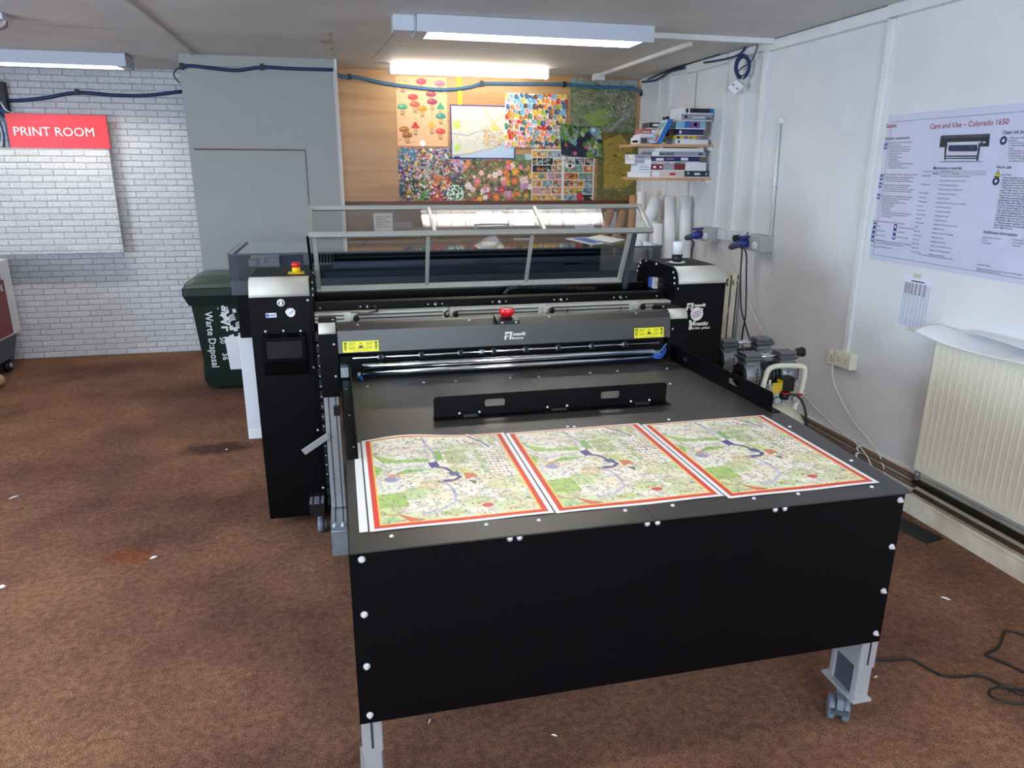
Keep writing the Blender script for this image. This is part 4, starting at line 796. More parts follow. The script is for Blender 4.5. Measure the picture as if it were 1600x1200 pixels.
b = MB(); b.box(-.205, -.142, 3.05, 3.6, .098, .160, m_blackpl); b.box(-.205, -.192, 3.052, 3.13, .160, .1615, m_grey); b.box(-.186, -.162, 3.052, 3.13, .160, .1615, m_grey); b.box(-.155, -.142, 3.052, 3.13, .160, .1615, m_grey); b.build('foot_beam', None, cm, bev=.001)
for x, y in ((-.165, 3.10), (-.165, 3.55), (1.66, 3.25), (1.66, 3.55)):
    b = MB(); b.cyl((x-.012, y, .033), (x+.012, y, .033), .033, 22, m_grey); b.cyl((x+.014, y, .033), (x+.03, y, .033), .028, 18, m_greydk); b.lathe([(.008, 0), (.012, .03), (.012, .06)], (x, y+.01, .04), n=10, m=m_zinc); b.build('castor', None, cm)
b = MB()   # cable chain down the inner side of the left tower
for i in range(16): b.box(-.125, -.112, 3.05, 3.09, .15+.05*i, .185+.05*i, m_blackpl)
b.build('cable_chain', m_blackpl, cm)
b = MB()
for i in range(14): b.cyl((-.118, 3.046, .30+.045*i), (-.118, 3.05, .30+.045*i), .004, 8, m_zinc)
b.build('chain_link', m_zinc, cm)

# ================================================================== PRINTER BEHIND
pr = thing('wide_printer', 'wide printer with smoked lid and white leg standing behind the cutting machine', 'printer', (.69, 4.6, 0))
PX0, PX1, PY0, PY1, PZ = -.615, 1.985, 4.30, 4.92, 1.135
b = MB(); b.box(PX0+.02, PX1-.02, PY0+.02, PY1, .65, .90, m_black); b.build('printer_body', m_black, pr, bev=.004)
MB().box(-.1, 1.85, 4.34, 4.66, .985, 1.015, m_grey).build('platen', m_grey, pr)
b = MB(); b.box(PX0+.002, PX1-.002, PY0+.005, PY1, .90, .985, m_greydk); b.build('printer_bed', m_blackpl, pr, bev=.003)
for x0, x1 in ((PX0, PX0+.004), (PX1-.004, PX1)): box('lid_side', (x0, x1, PY0, PY1, .985, PZ), m_smoke, pr)
for x0, x1 in ((PX0+.004, PX0+.05), (PX1-.05, PX1-.004)):
    b = MB(); b.box(x0, x1, PY0+.003, PY0+.03, .985, PZ-.004, m_greydk); b.box(x0, x1, PY1-.03, PY1, .985, PZ-.004, m_greydk); b.box(x0, x0+.01, PY0+.03, PY1-.03, PZ-.02, PZ-.004, m_greydk); b.build('lid_frame', m_greydk, pr)
box('lid_front', (PX0+.004, PX1-.004, PY0, PY0+.004, .985, PZ-.004), m_smoke, pr)
box('lid_top', (PX0, PX1, PY0-.004, PY1, PZ-.004, PZ), m_lid, pr)
box('lid_edge', (PX0, PX1, PY0-.006, PY0+.003, PZ-.010, PZ-.0005), m_greydk, pr)
box('lid_edge', (PX0+.03, PX0+.045, PY0, PY1, PZ, PZ+.004), m_greydk, pr)
MB().cyl((-.05, 4.40, 1.045), (1.80, 4.40, 1.045), .022, 24, m_boxgrey).build('print_roller', m_boxgrey, pr)
MB().box(-.05, 1.8, 4.68, 4.74, 1.03, 1.09, m_blackpl).box(-.05, 1.8, 4.675, 4.68, 1.055, 1.062, m_grey).build('carriage_beam', m_blackpl, pr)
b = MB(); b.box(-.52, -.47, 4.40, 4.5, 1.05, 1.085, m_boxwhite); b.box(-.44, -.37, 4.45, 4.5, 1.06, 1.09, m_boxwhite); b.box(-.36, -.22, 4.48, 4.5, 1.04, 1.10, m_boxgrey); b.build('control_board', None, pr)
b = MB(); b.cyl((-.47, 4.42, 1.01), (-.47, 4.45, 1.01), .03, 20, m_grey); b.build('drive_wheel', m_grey, pr)
for i in range(9): box('cable_chain', (-.17+.018*i, -.158+.018*i, 4.42, 4.5, 1.06, 1.115), m_rub, pr)
b = MB(); b.lathe([(.05, 0), (.05, .02), (.02, .03)], (1.42, 4.42, 1.02), (0, -1, 0), 20, m_rub); b.build('drive_wheel', m_rub, pr)
for x0 in (PX0+.0, PX1-.09): b = MB(); b.box(x0-.003, x0+.088, 4.40, 4.78, .0, .65, m_boxwhite); b.box(x0-.003, x0+.088, 4.397, 4.403, .0, .06, m_white); b.build('leg', m_boxwhite, pr, bev=.004)
MB().box(PX0+.09, PX1-.09, 4.70, 4.75, .25, .32, m_greydk).build('cross_bar', m_greydk, pr)
def zquad(pxs, z): return [tuple(at(x, y, 'Z', z)) for x, y in pxs]
def flat(name, pts, th, m, lab, cat, group=None):
    b = MB(); n = len(pts); b.add([tuple(p) for p in pts]+[(p[0], p[1], p[2]+th) for p in pts], [tuple(range(n)), tuple(range(n, 2*n))]+[(i, (i+1) % n, n+(i+1) % n, n+i) for i in range(n)], m); return tag(b.build(name, m), lab, cat, group)
flat('brochure', zquad([(884, 373), (915, 370.5), (944, 380.5), (924, 382)], PZ), .002, m_paperbl, 'pale blue bordered brochure lying on the smoked printer lid', 'brochure')
bb_ = MB(); bb_.poly([tuple(Vector(p)+Vector((0, 0, .0024))) for p in zquad([(893, 373.2), (914, 371.4), (939, 380), (925, 381)], PZ)], m_inkblue); bb_.build('blue_cover', m_inkblue, bpy.data.objects['brochure'])
flat('paper_sheet', zquad([(916, 372), (937, 367.5), (977, 375), (955, 380)], PZ+.004), .003, m_paper, 'white sheet of paper lying half over the blue brochure on the printer lid', 'paper')
p = at(766, 389, 'Z', PZ); t = thing('tape_roll', 'roll of tape lying in a clear plastic bag on the printer lid', 'tape roll', (p.x, p.y, PZ))
b = MB(); b.lathe([(.05, .001), (.05, .035), (.036, .035), (.036, .001)], (p.x, p.y+.03, PZ), n=28, m=m_boxbeige); b.build('tape_ring', m_boxbeige, t)
b = MB(); pts = [(p.x-.07, p.y-.03, PZ+.004), (p.x+.08, p.y-.03, PZ+.004), (p.x+.10, p.y+.10, PZ+.01), (p.x+.05, p.y+.10, PZ+.075), (p.x-.01, p.y+.09, PZ+.06), (p.x-.08, p.y+.10, PZ+.012)]
b.poly([pts[0], pts[1], pts[2], pts[5]]); b.poly([pts[5], pts[2], pts[3], pts[4]]); b.build('plastic_bag', clear('cloudy_bag', (.9, .92, .93), 1.5, .2, .45, (.75, .78, .8)), t)

# ================================================================== POSTERS ON THE PLYWOOD WALL
def wall_rect(x0, y0, x1, y1, Y): a = at(x0, y0, 'Y', Y); c = at(x1, y1, 'Y', Y); return a.x, c.x, c.z, a.z
def poster(name, rect, painter, lab, d, tilt=0, res=.0032):
    Y = YW-d; x0, x1, z0, z1 = wall_rect(*rect, Y); cv = painter(max(20, int((x1-x0)/res)), max(20, int((z1-z0)/res)))
    o = art(name, cv, lambda u, v: (x0+(x1-x0)*u+tilt*(v-.5), Y+0*u, z1+(z0-z1)*v-tilt*(u-.5)), m_art, thick=.001)
    return tag(o, lab, 'poster')
g = np.random.default_rng(11)
def rc(pal): return pal[g.integers(len(pal))]
def mush(c, x, y, s, cap, stem=(206, 160, 116), k=0):
    c.poly([(x-s*.22, y), (x+s*.22, y), (x+s*.30, y+s*1.05), (x-s*.30, y+s*1.05)], (140, 96, 70))
    c.poly([(x-s*.16, y), (x+s*.16, y), (x+s*.24, y+s*1.0), (x-s*.24, y+s*1.0)], stem); c.ell(x, y+s*1.0, s*.24, s*.14, (150, 120, 90))
    if k == 1: c.poly([(x-s*.7, y+s*.1), (x, y-s*.9), (x+s*.7, y+s*.1)], cap)
    else: c.ell(x, y-s*.1, s*.75, s*.42, cap); c.ell(x-s*.2, y-s*.22, s*.25, s*.12, tuple(min(255, q+45) for q in cap)); c.line([(x-s*.7, y+.1*s), (x+s*.7, y+.1*s)], 1.6, tuple(int(q*.7) for q in cap))
def p_mush(w_, h):
    c = Cv(w_, h, (238, 184, 142)); s = w_*.13
    L = [(.14, .12, (206, 190, 120), 0), (.5, .08, (196, 70, 90), 0), (.86, .10, (190, 110, 150), 0), (.33, .30, (214, 66, 60), 0), (.68, .25, (160, 60, 90), 0), (.12, .44, (90, 160, 130), 0), (.50, .46, (230, 140, 40), 0), (.86, .44, (56, 150, 120), 1), (.86, .56, (56, 140, 130), 0), (.14, .76, (176, 110, 50), 0), (.20, .84, (160, 92, 40), 0), (.36, .72, (200, 44, 60), 1), (.68, .70, (230, 170, 60), 1), (.85, .78, (210, 80, 70), 0), (.36, .40, (204, 96, 70), 0), (.70, .36, (150, 50, 80), 0)]
    for u, v, cap, k in L: mush(c, u*w_, v*h, s, cap, k=k)
    for i in range(24): c.wiggle(g.uniform(0, w_), g.uniform(0, h), 9, 1.5, (130, 150, 90), .8, None, 3, .4)
    for i in range(20): x, y = g.uniform(.1, .8)*w_, g.uniform(.05, .95)*h; c.line([(x, y), (x+12, y)], .8, (160, 120, 90), .7)
    c.ell(w_*.49, h*.945, w_*.06, w_*.06, (250, 240, 236)); return c
def p_map(w_, h):
    c = Cv(w_, h, (214, 218, 206))
    for i in range(60): c.blob(g.uniform(0, w_), g.uniform(0, h), g.uniform(3, 12), rc([(216, 226, 196), (226, 222, 206), (232, 226, 200), (206, 222, 190)]), .6)
    c.poly([(0, h), (0, h*.93), (w_*.25, h*.90), (w_*.45, h*.84), (w_*.6, h*.80), (w_*.75, h*.73), (w_*.82, h*.62), (w_, h*.60), (w_, h)], (186, 208, 232))
    c.line([(0, h*.93), (w_*.25, h*.90), (w_*.45, h*.84), (w_*.6, h*.80), (w_*.75, h*.73), (w_*.82, h*.62)], 2, (196, 170, 110))
    c.blob(w_*.1, h*.36, 11, (190, 220, 100), .9); c.blob(w_*.1, h*.8, 9, (190, 220, 120), .9); c.line([(0, h*.52), (w_*.25, h*.56), (w_*.45, h*.47), (w_*.6, h*.48)], 2.2, (150, 170, 196))
    road = (226, 196, 70); c.line([(w_*.52, h*.05), (w_*.58, h*.2), (w_*.66, h*.32), (w_*.80, h*.18)], 2, road); c.line([(w_*.66, h*.32), (w_*.55, h*.48), (w_*.54, h*.62), (w_*.58, h*.7)], 2, road); c.line([(w_*.66, h*.32), (w_*.76, h*.46), (w_*.80, h*.55), (w_*.76, h*.68)], 2, road); c.poly([(w_*.66, h*.34), (w_*.60, h*.46), (w_*.74, h*.46)], (236, 216, 100))
    for i in range(260): c.wiggle(g.uniform(0, w_*.82), g.uniform(0, h*.75), g.uniform(4, 10), .8, rc([(190, 170, 150), (170, 160, 150), (200, 150, 120)]), .5)
    for i in range(120): c.wiggle(g.uniform(.5, .8)*w_, g.uniform(.45, .75)*h, 5, .9, (196, 130, 100), .5)
    bd = (70, 60, 130); k = 4; c.rect(0, 0, w_, k, bd); c.rect(0, h-k, w_, h, bd); c.rect(0, 0, k, h, bd); c.rect(w_-k, 0, w_, h, bd)
    c.rect(w_*.05, h*.95, w_*.14, h, (50, 60, 130)); return c
def p_doodle(w_, h):
    c = Cv(w_, h, (236, 230, 220)); pal = [(214, 60, 40), (240, 150, 60), (120, 180, 210), (170, 180, 40), (60, 90, 130), (230, 190, 70), (150, 160, 160), (230, 150, 170), (60, 130, 110), (190, 120, 50), (100, 60, 60)]
    n = 0; st = 13
    for y in range(6, h, st):
        for x in range(6+(7 if (y//st) % 2 else 0), w_, st):
            col = rc(pal); k = g.integers(4); xx, yy = x+g.uniform(-3, 3), y+g.uniform(-3, 3); a = g.uniform(-.6, .6)
            if k < 2: c.ell(xx, yy, g.uniform(5, 9), g.uniform(4, 8), col, a)
            elif k == 2: c.blob(xx, yy, 8, col, 1, 8, .3)
            else: c.poly([(xx-8, yy-4), (xx+8, yy-4), (xx+7, yy+5), (xx-7, yy+5)], col)
            c.line([(xx-4, yy+6), (xx-4, yy+10)], 2, col); c.line([(xx+4, yy+6), (xx+4, yy+10)], 2, col); c.ell(xx+2, yy-2, 1.2, 1.2, (250, 250, 250)); c.ell(xx-3, yy-2, 1.2, 1.2, (40, 40, 40))
    for i in range(30): c.ell(g.uniform(0, w_), h-g.uniform(0, 7), 4, 3, rc(pal))
    return c
def p_crowd(w_, h):
    c = Cv(w_, h, (120, 112, 110)); pal = [(196, 60, 60), (50, 80, 150), (230, 200, 60), (60, 130, 80), (230, 230, 226), (30, 30, 40), (220, 130, 60), (150, 180, 206), (196, 150, 130), (220, 120, 160)]
    for u, v, r_, col in ((.1, .2, 26, (80, 130, 170)), (.08, .45, 22, (40, 70, 120)), (.35, .5, 26, (190, 180, 170)), (.3, .8, 26, (90, 150, 70)), (.55, .65, 24, (220, 120, 50)), (.15, .75, 26, (50, 60, 50)), (.8, .9, 26, (220, 180, 60)), (.5, .9, 22, (196, 50, 50)), (.85, .3, 24, (190, 150, 190)), (.6, .1, 20, (120, 160, 200)), (.82, .65, 22, (60, 90, 70))): c.blob(u*w_, v*h, r_, col, .95, 9, .4)
    for i in range(900): c.blob(g.uniform(0, w_), g.uniform(0, h), g.uniform(1.2, 4.2), rc(pal), .95, 6, .5)
    for i in range(240): c.wiggle(g.uniform(0, w_), g.uniform(0, h), 9, 1.3, rc([(20, 20, 24), (240, 236, 226), (60, 50, 50)]), .9)
    c.line([(w_*.20, h*.35), (w_*.4, h*.38), (w_*.62, h*.56)], 6, (176, 150, 140)); c.ell(w_*.78, h*.86, 22, 22, (236, 240, 232)); [c.blob(w_*.78+g.uniform(-17, 17), h*.86+g.uniform(-17, 17), 3, (50, 120, 70), 1, 6) for i in range(45)]; return c
def p_flower(w_, h):
    c = Cv(w_, h, (110, 116, 80)); c.rect(0, 0, w_, h*.12, (176, 196, 206)); c.blob(w_*.75, h*.15, 26, (90, 120, 80), .8)
    for i in range(700): c.blob(g.uniform(0, w_), g.uniform(.08, 1)*h, g.uniform(1.5, 4.5), rc([(90, 120, 60), (60, 90, 50), (170, 160, 90), (190, 120, 120), (150, 60, 70), (200, 180, 130), (60, 60, 40)]), .85, 6, .5)
    for i in range(58):
        x, y, r_ = g.uniform(0, w_), g.uniform(.1, 1)*h, g.uniform(4, 10); col = rc([(226, 130, 150), (240, 200, 206), (206, 60, 90), (226, 120, 60), (196, 150, 200), (236, 170, 60), (246, 226, 226)])
        for k in range(6): c.ell(x+r_*.6*math.cos(k*1.05), y+r_*.6*math.sin(k*1.05), r_*.5, r_*.38, tuple(max(0, min(255, q+int(g.uniform(-18, 18)))) for q in col), k*1.05)
        c.ell(x, y, r_*.25, r_*.25, (236, 200, 90))
    return c
def p_grid(w_, h):
    c = Cv(w_, h, (226, 226, 220)); pal = [(214, 160, 60), (150, 170, 176), (30, 30, 34), (196, 150, 150), (90, 130, 150), (200, 196, 186), (196, 110, 60), (120, 150, 130)]
    rows = 7
    for half in (0, 1):
        X0 = half*w_/2+3; X1 = (half+1)*w_/2-3
        for r_ in range(rows):
            y0 = 4+r_*(h-6)/rows; y1 = y0+(h-6)/rows-2; cuts = sorted([X0, X1]+[X0+(X1-X0)*q for q in ([.5] if r_ % 3 == 0 else [.35, .7] if r_ % 3 == 1 else [.65])])
            for a, e in zip(cuts[:-1], cuts[1:]):
                bg = rc(pal); c.rect(a, y0, e-2, y1, bg); 
                for i in range(4): c.blob(g.uniform(a+4, e-5), g.uniform(y0+4, y1-4), g.uniform(2, 5), rc(pal), 1, 8, .4, 1.4)
                for i in range(4): c.wiggle(g.uniform(a+3, e-9), g.uniform(y0+3, y1-3), 8, 1.1, rc([(20, 20, 24), (240, 240, 240)]), .9)
    c.ell(w_*.60, h*.30, 13, 7, (240, 236, 230)); c.ell(w_*.60, h*.30, 5, 5, (50, 60, 60)); c.ell(w_*.77, h*.88, 9, 13, (196, 50, 60)); c.poly([(w_*.7, h*.78), (w_*.84, h*.78), (w_*.77, h*.83)], (70, 120, 60)); return c
def p_space(w_, h):
    c = Cv(w_, h, (22, 28, 50))
    for i in range(260):
        u, v = g.uniform(0, 1), g.uniform(0, 1)
        if (v < .62+.2*(u-.5) and not (abs(v-.35-(.62-u)*.8) < .13 and .35 < u < .8)) or (u > .62 and v > .6): c.blob(u*w_, v*h, g.uniform(3, 8), rc([(70, 120, 50), (110, 150, 60), (50, 80, 40), (170, 180, 160), (140, 150, 150), (90, 130, 60)]), .9, 7, .5)
    c.ell(w_*.82, h*.12, 13, 13, (120, 150, 176)); c.ell(w_*.80, h*.09, 6, 5, (196, 216, 226)); c.ell(w_*.35, h*.55, 5, 5, (70, 150, 200)); c.ell(w_*.82, h*.62, 5, 5, (226, 196, 80))
    for u, v in ((.12, .64), (.32, .88), (.6, .65)): c.blob(u*w_, v*h, 5, (190, 90, 100), 1, 7)
    for i in range(60): c.ell(g.uniform(0, w_), g.uniform(.6, 1)*h, .7, .7, (200, 200, 210))
    return c
def p_aerial(w_, h):
    c = Cv(w_, h, (116, 124, 96)); c.rect(0, 0, w_, h*.10, (150, 166, 172))
    for i in range(40): c.blob(g.uniform(0, w_), g.uniform(.05, .12)*h, 8, rc([(120, 140, 120), (150, 160, 160)]), .6)
    for i in range(420): c.blob(g.uniform(0, w_), g.uniform(.12, 1)*h, g.uniform(2, 7), rc([(86, 112, 60), (60, 84, 50), (120, 130, 90), (140, 136, 116), (110, 120, 86)]), .7, 8, .4, 1.4)
    c.blob(w_*.45, h*.72, 30, (130, 160, 66), .8, 10, .3, 1.3, .7)
    for cx_, cy_, r_ in ((.28, .58, 26), (.5, .5, 34), (.62, .75, 14), (.9, .6, 30), (.2, .35, 22)): c.line([(cx_*w_+r_*math.cos(a/8)*1.3, cy_*h+r_*math.sin(a/8)*.8) for a in range(0, 44)], 2, (150, 140, 130), .8)
    c.line([(w_*.98, h*.35), (w_*.9, h*.6), (w_*.6, h*1.0)], 9, (140, 138, 134), .8); c.line([(w_*.85, h*.3), (w_*.8, h*.7), (w_*.6, h*.95)], 4, (160, 160, 160), .8)
    for j in range(6):
        for i in range(6): c.rect(w_*(.04+.05*i)+j*3, h*(.28+.045*j)-i*2, w_*(.075+.05*i)+j*3, h*(.30+.045*j)-i*2, rc([(170, 150, 120), (190, 170, 140)]), .9)
    for i in range(320): x, y = (g.uniform(.5, .98)*w_, g.uniform(.16, .75)*h); c.rect(x, y, x+g.uniform(2, 5), y+g.uniform(1.5, 3), rc([(130, 80, 70), (200, 200, 200), (90, 80, 80), (160, 110, 90)]), .9)
    return c
def p_gold(w_, h):
    c = Cv(w_, h, (112, 98, 44))
    for i in range(420): c.blob(g.uniform(0, w_), g.uniform(0, h), g.uniform(2, 7), rc([(126, 108, 46), (100, 90, 44), (136, 120, 54), (92, 84, 50)]), .6, 8, .4)
    c.poly([(w_*.12, h*.12), (w_*.5, h*.02), (w_*.8, h*.2), (w_*.86, h*.7), (w_*.6, h*.84), (w_*.18, h*.80)], (176, 152, 56), .8)
    for i in range(170): x, y = g.uniform(.16, .78)*w_, g.uniform(.1, .8)*h; c.rect(x, y, x+g.uniform(1.5, 4), y+g.uniform(2, 6), rc([(60, 50, 30), (206, 186, 90), (150, 130, 110), (190, 160, 60)]), .8)
    for i in range(300): c.blob(g.uniform(0, w_), g.uniform(.78, 1)*h, g.uniform(1, 3.4), rc([(80, 100, 60), (110, 110, 80), (130, 120, 60), (90, 90, 80)]), .9, 6)
    return c
poster('wall_poster', (617, 118, 700, 229.5), p_mush, 'peach poster of painted mushrooms at the left of the plywood wall', .004)
poster('wall_poster', (621.5, 230.5, 735, 313), p_crowd, 'busy multicoloured crowd poster below the mushroom poster', .004)
poster('wall_poster', (724, 240, 830.5, 316), p_flower, 'poster of pink and orange flowers below the road map', .006)
poster('wall_poster', (703, 163, 805, 249), p_map, 'road map poster with a purple border and a pale blue sea', .008)
poster('wall_poster', (789, 145, 884, 232), p_doodle, 'white poster covered with bright cartoonish animal shapes', .010)
poster('wall_poster', (935, 207, 996, 315.5), p_gold, 'olive and gold poster at the bottom right of the plywood wall', .004)
poster('wall_poster', (892, 122, 992, 207.5), p_aerial, 'aerial landscape poster with green hills at the top right of the plywood wall', .006)
poster('wall_poster', (831, 233, 927, 316), p_grid, 'poster divided into many small picture panels beside the flower poster', .008)
poster('wall_poster', (876, 196, 940, 246), p_space, 'small dark blue and green poster overlapping the aerial landscape poster', .012, tilt=.03)
for i, (r_, lab) in enumerate((((583, 333, 614, 361), 'paper in a clear sleeve pinned on the brown panel left of the guard reflection'), ((744, 331, 786, 352), 'paper sheet pinned on the brown panel under the flower poster'), ((803, 322, 835, 352), 'paper sheet pinned on the brown panel, rising above the raised guard'), ((899, 338, 928, 358), 'paper sheet pinned on the brown panel under the panelled poster'), ((944, 331, 962, 362), 'stack of sheets pinned on the brown panel beside the leaning cardboard tubes'))):
    x0, x1, z0, z1 = wall_rect(*r_, YW-.004); t = thing('pinned_sheet', lab, 'paper', ((x0+x1)/2, YW, z0)); box('sheet', (x0, x1, YW-.005, YW-.003, z0, z1), m_paper, t)
    b = MB()
    for k in range(5): b.box(x0+.02, x1-.02-.03*(k % 2), YW-.0056, YW-.005, z1-.03-.02*k-.004, z1-.03-.02*k, m_inkgrey)
    b.build('print', m_inkgrey, t)

# ================================================================== CORNER: ROLLS, TUBES, SHELVES, BOXES
def roll(name, p0, p1, r, m, lab, cat, grp=None):
    b = MB(); p0 = Vector(p0); p1 = Vector(p1); L = (p1-p0).length; b.lathe([(r, 0), (r, L), (r*.45, L), (r*.42, L-.03)], p0, p1-p0, 24, m); return tag(b.build(name, m), lab, cat, grp)
G1 = 'paper rolls standing in the corner'
roll('paper_roll', (2.575, 5.05, .101), (2.575, 5.22, 1.395), .044, m_paper, 'tall white paper roll standing nearest to the right wall, rightmost of the rolls', 'paper roll', G1)
roll('paper_roll', (2.472, 5.13, 0), (2.480, 5.28, 1.395), .045, m_paper, 'tall white paper roll standing second from the right under the shelves', 'paper roll', G1)
roll('paper_roll', (2.382, 5.17, 0), (2.388, 5.28, 1.195), .038, m_paper, 'short white paper roll standing left of the two tall white rolls', 'paper roll', G1)
roll('paper_roll', (2.440, 5.42, 0), (2.450, 5.50, 1.20), .042, m_paper, 'short white paper roll standing under the tilted roll', 'paper roll', G1)
roll('paper_roll', (2.345, 5.42, 0), (2.360, 5.50, 1.20), .044, m_paper, 'short white paper roll, leftmost of the standing white rolls', 'paper roll', G1)
roll('paper_roll', (2.43, 5.60, 1.16), (2.51, 5.58, 1.372), .052, m_paper, 'short white paper roll tilted on top of the standing rolls', 'paper roll', G1)
roll('paper_roll', (2.40, 5.66, 0), (2.43, 5.72, 1.42), .036, m_paper, 'slim tall white paper roll standing behind the tilted roll', 'paper roll', G1)
G2 = 'cardboard tubes in the corner'
roll('cardboard_tube', (2.42, 5.95, 0), (2.50, 6.05, 1.38), .038, m_kraft, 'brown cardboard tube, tallest at the edge of the gold poster', 'cardboard tube', G2)
roll('cardboard_tube', (2.44, 5.80, 0), (2.515, 5.92, 1.335), .032, m_kraft, 'brown cardboard tube standing in front of the tallest brown tube', 'cardboard tube', G2)
roll('cardboard_tube', (1.93, 5.7, 0), (2.43, 6.10, 1.24), .036, m_kraft, 'leaning brown cardboard tube seen through the guard, right one', 'cardboard tube', G2)
roll('cardboard_tube', (1.80, 5.7, 0), (2.33, 6.15, 1.25), .036, m_kraft, 'leaning brown cardboard tube seen through the guard, left one', 'cardboard tube', G2)
m_shelf = wood_mat('shelf_board', (186, 138, 92), (204, 158, 112), .4)
for z, lab in ((1.766, 'upper wooden wall shelf in the corner, loaded with boxed puzzles'), (1.540, 'lower wooden wall shelf in the corner, loaded with boxed puzzles')):
    t = thing('wall_shelf', lab, 'shelf', (2.34, 5.12, z-.018)); box('board', (2.05 if z > 1.6 else 2.085, XR-.001, 4.965, 5.29, z-.018, z), m_shelf, t, .001)
    for x in (2.25, 2.56): MB().box(x-.01, x+.01, 4.99, 5.29, z-.024, z-.018).box(x-.01, x+.01, 5.284, 5.29, z-.12, z-.018).build('bracket', m_white, t)
    MB().box(XR-.03, XR-.001, 4.98, 5.28, z-.036, z-.018).build('wall_batten', m_white, t)
def pbox(lab, x0, x1, dep, z0, z1, m, deco=None, mo=None, y0=4.99):
    y1 = y0+dep
    o = MB().box(x0, x1, y0, y1, z0, z1, m).build('puzzle_box', m, None, .0015); tag(o, lab, 'puzzle box', 'boxed puzzles on the corner shelves')
    b = MB(); W_ = x1-x0; h = z1-z0; b.box(x0-.0008, x1+.0008, y0-.0008, y1, z0, z0+h*.12, m_boxwhite)
    for (u0, v0, u1, v1, mm) in deco or []: b.box(x0+u0*W_, x0+u1*W_, y0-.0012, y0, z0+v0*h, z0+v1*h, mm)
    for (u0, v0, u1, v1, mm) in mo or []: b.box(x0-.0012, x0, y0+u0*(y1-y0), y0+u1*(y1-y0), z0+v0*h, z0+v1*h, mm)
    b.build('box_print', None, o); return o
iw = m_inkgrey
z = 1.766
pbox('white puzzle box at the bottom of the right stack on the upper shelf', 2.358, 2.607, .17, z, z+.034, m_boxwhite, [(.05, .3, .12, .8, iw)])
pbox('flat yellow box second from the bottom of the right stack on the upper shelf', 2.345, 2.510, .17, z+.035, z+.059, m_boxyel, [(.1, .2, .25, .8, m_ink), (.45, .2, .6, .85, m_boxlil), (.72, .3, .8, .7, m_ink)])
pbox('dark navy puzzle box under the sky blue one on the upper shelf', 2.375, 2.567, .17, z+.060, z+.103, m_navy, [(.1, .5, .9, .56, m_boxlil), (.02, .3, .1, .8, m_boxwhite)])
pbox('sky blue and purple puzzle box below the two grey ones on the upper shelf', 2.352, 2.578, .18, z+.104, z+.156, m_boxsky, [(.28, .15, .42, .95, m_boxblue), (.42, .15, .8, .95, m_boxlil), (.6, .4, .7, .8, m_navy)])
pbox('grey and white puzzle box under the topmost box of the upper shelf', 2.383, 2.623, .19, z+.157, z+.204, m_boxgrey, [(.1, .4, .2, .8, m_ink), (.35, .45, .75, .6, m_boxwhite), (.8, .3, .95, .5, m_navy)], [(0, .05, 1, 1, m_boxwhite)], 4.985)
pbox('black and white puzzle box, topmost on the upper shelf', 2.388, 2.630, .19, z+.205, z+.244, m_boxwhite, [(.12, .2, .2, .9, m_ink), (.25, .2, .88, .95, m_boxblk), (.45, .3, .5, .6, m_boxwhite), (.88, .2, 1, .95, m_boxblue)])
pbox('tall black box standing behind the right stack on the upper shelf', 2.37, 2.47, .07, z, z+.20, m_boxblk, y0=5.20)
A = [Vector((2.205, 4.972, z+.001))]; tl = Vector((.082, 0, .162)); dp = Vector((0, .12, 0))
th = Vector((.034, 0, -.004)); o = MB(); o.obox(A[0]+tl/2+dp/2+Vector((.017, 0, .004)), th, dp, tl, m_boxblue); o = o.build('puzzle_box', m_boxblue, None, .0015); tag(o, 'blue puzzle box leaning against the right stack on the upper shelf', 'puzzle box', 'boxed puzzles on the corner shelves')
b = MB(); q0 = A[0]+Vector((-.001, .004, .008))
def lq(u0, v0, u1, v1, m, l): b.poly([q0+dp*.97*u+tl*.95*v-Vector((l, 0, -l*.5)) for u, v in ((u0, v0), (u1, v0), (u1, v1), (u0, v1))], m)
lq(0, 0, 1, 1, m_paperbl, .0005); lq(.1, .05, .4, .35, m_inkred, .0012); lq(.3, .3, .6, .6, m_boxyel, .0016); lq(.55, .1, .85, .4, m_boxsky, .0012); lq(.1, .6, .9, .9, m_boxsky, .0012); lq(.3, .7, .6, .8, m_boxyel, .0018); b.build('box_print', None, o)
pbox('grey puzzle box at the bottom of the left stack on the upper shelf', 2.13, 2.252, .17, z, z+.050, m_boxgrey, [(.08, .2, .45, .85, iw), (.55, .4, .9, .6, m_boxwhite)], [(.0, .0, 1, 1, m_boxwhite), (.2, .3, .8, .6, m_ink)], 5.10)
pbox('slim white puzzle box between grey and dusty red ones on the upper shelf', 2.14, 2.232, .16, z+.051, z+.068, m_boxwhite, y0=5.10)
pbox('dusty red puzzle box on the left stack of the upper shelf', 2.14, 2.29, .12, z+.069, z+.108, m_boxpink, [(.05, .35, .4, .5, m_boxwhite), (.5, .2, .75, .8, m_boxwhite)], y0=5.10)
pbox('black puzzle box with white lettering on top of the left stack, upper shelf', 2.20, 2.31, .14, z+.109, z+.150, m_boxblk, [(.2, .4, .6, .75, m_boxwhite), (.75, .45, .85, .75, m_boxwhite)], y0=5.10)
z = 1.540
pbox('dark teal puzzle box at the right end of the lower shelf', 2.446, 2.634, .18, z, z+.046, m_teal, [(.1, .5, .15, .8, m_boxwhite), (.38, .4, .62, .7, m_boxwhite), (.85, .45, .92, .65, m_boxwhite)])
pbox('white puzzle box on the dark teal one at the right end of the lower shelf', 2.446, 2.607, .18, z+.047, z+.105, m_boxwhite)
pbox('beige puzzle box at the bottom of the middle stack on the lower shelf', 2.182, 2.442, .18, z, z+.046, m_boxbeige, [(.05, .2, .25, .9, m_boxwhite), (.55, .35, .72, .7, m_inkred)])
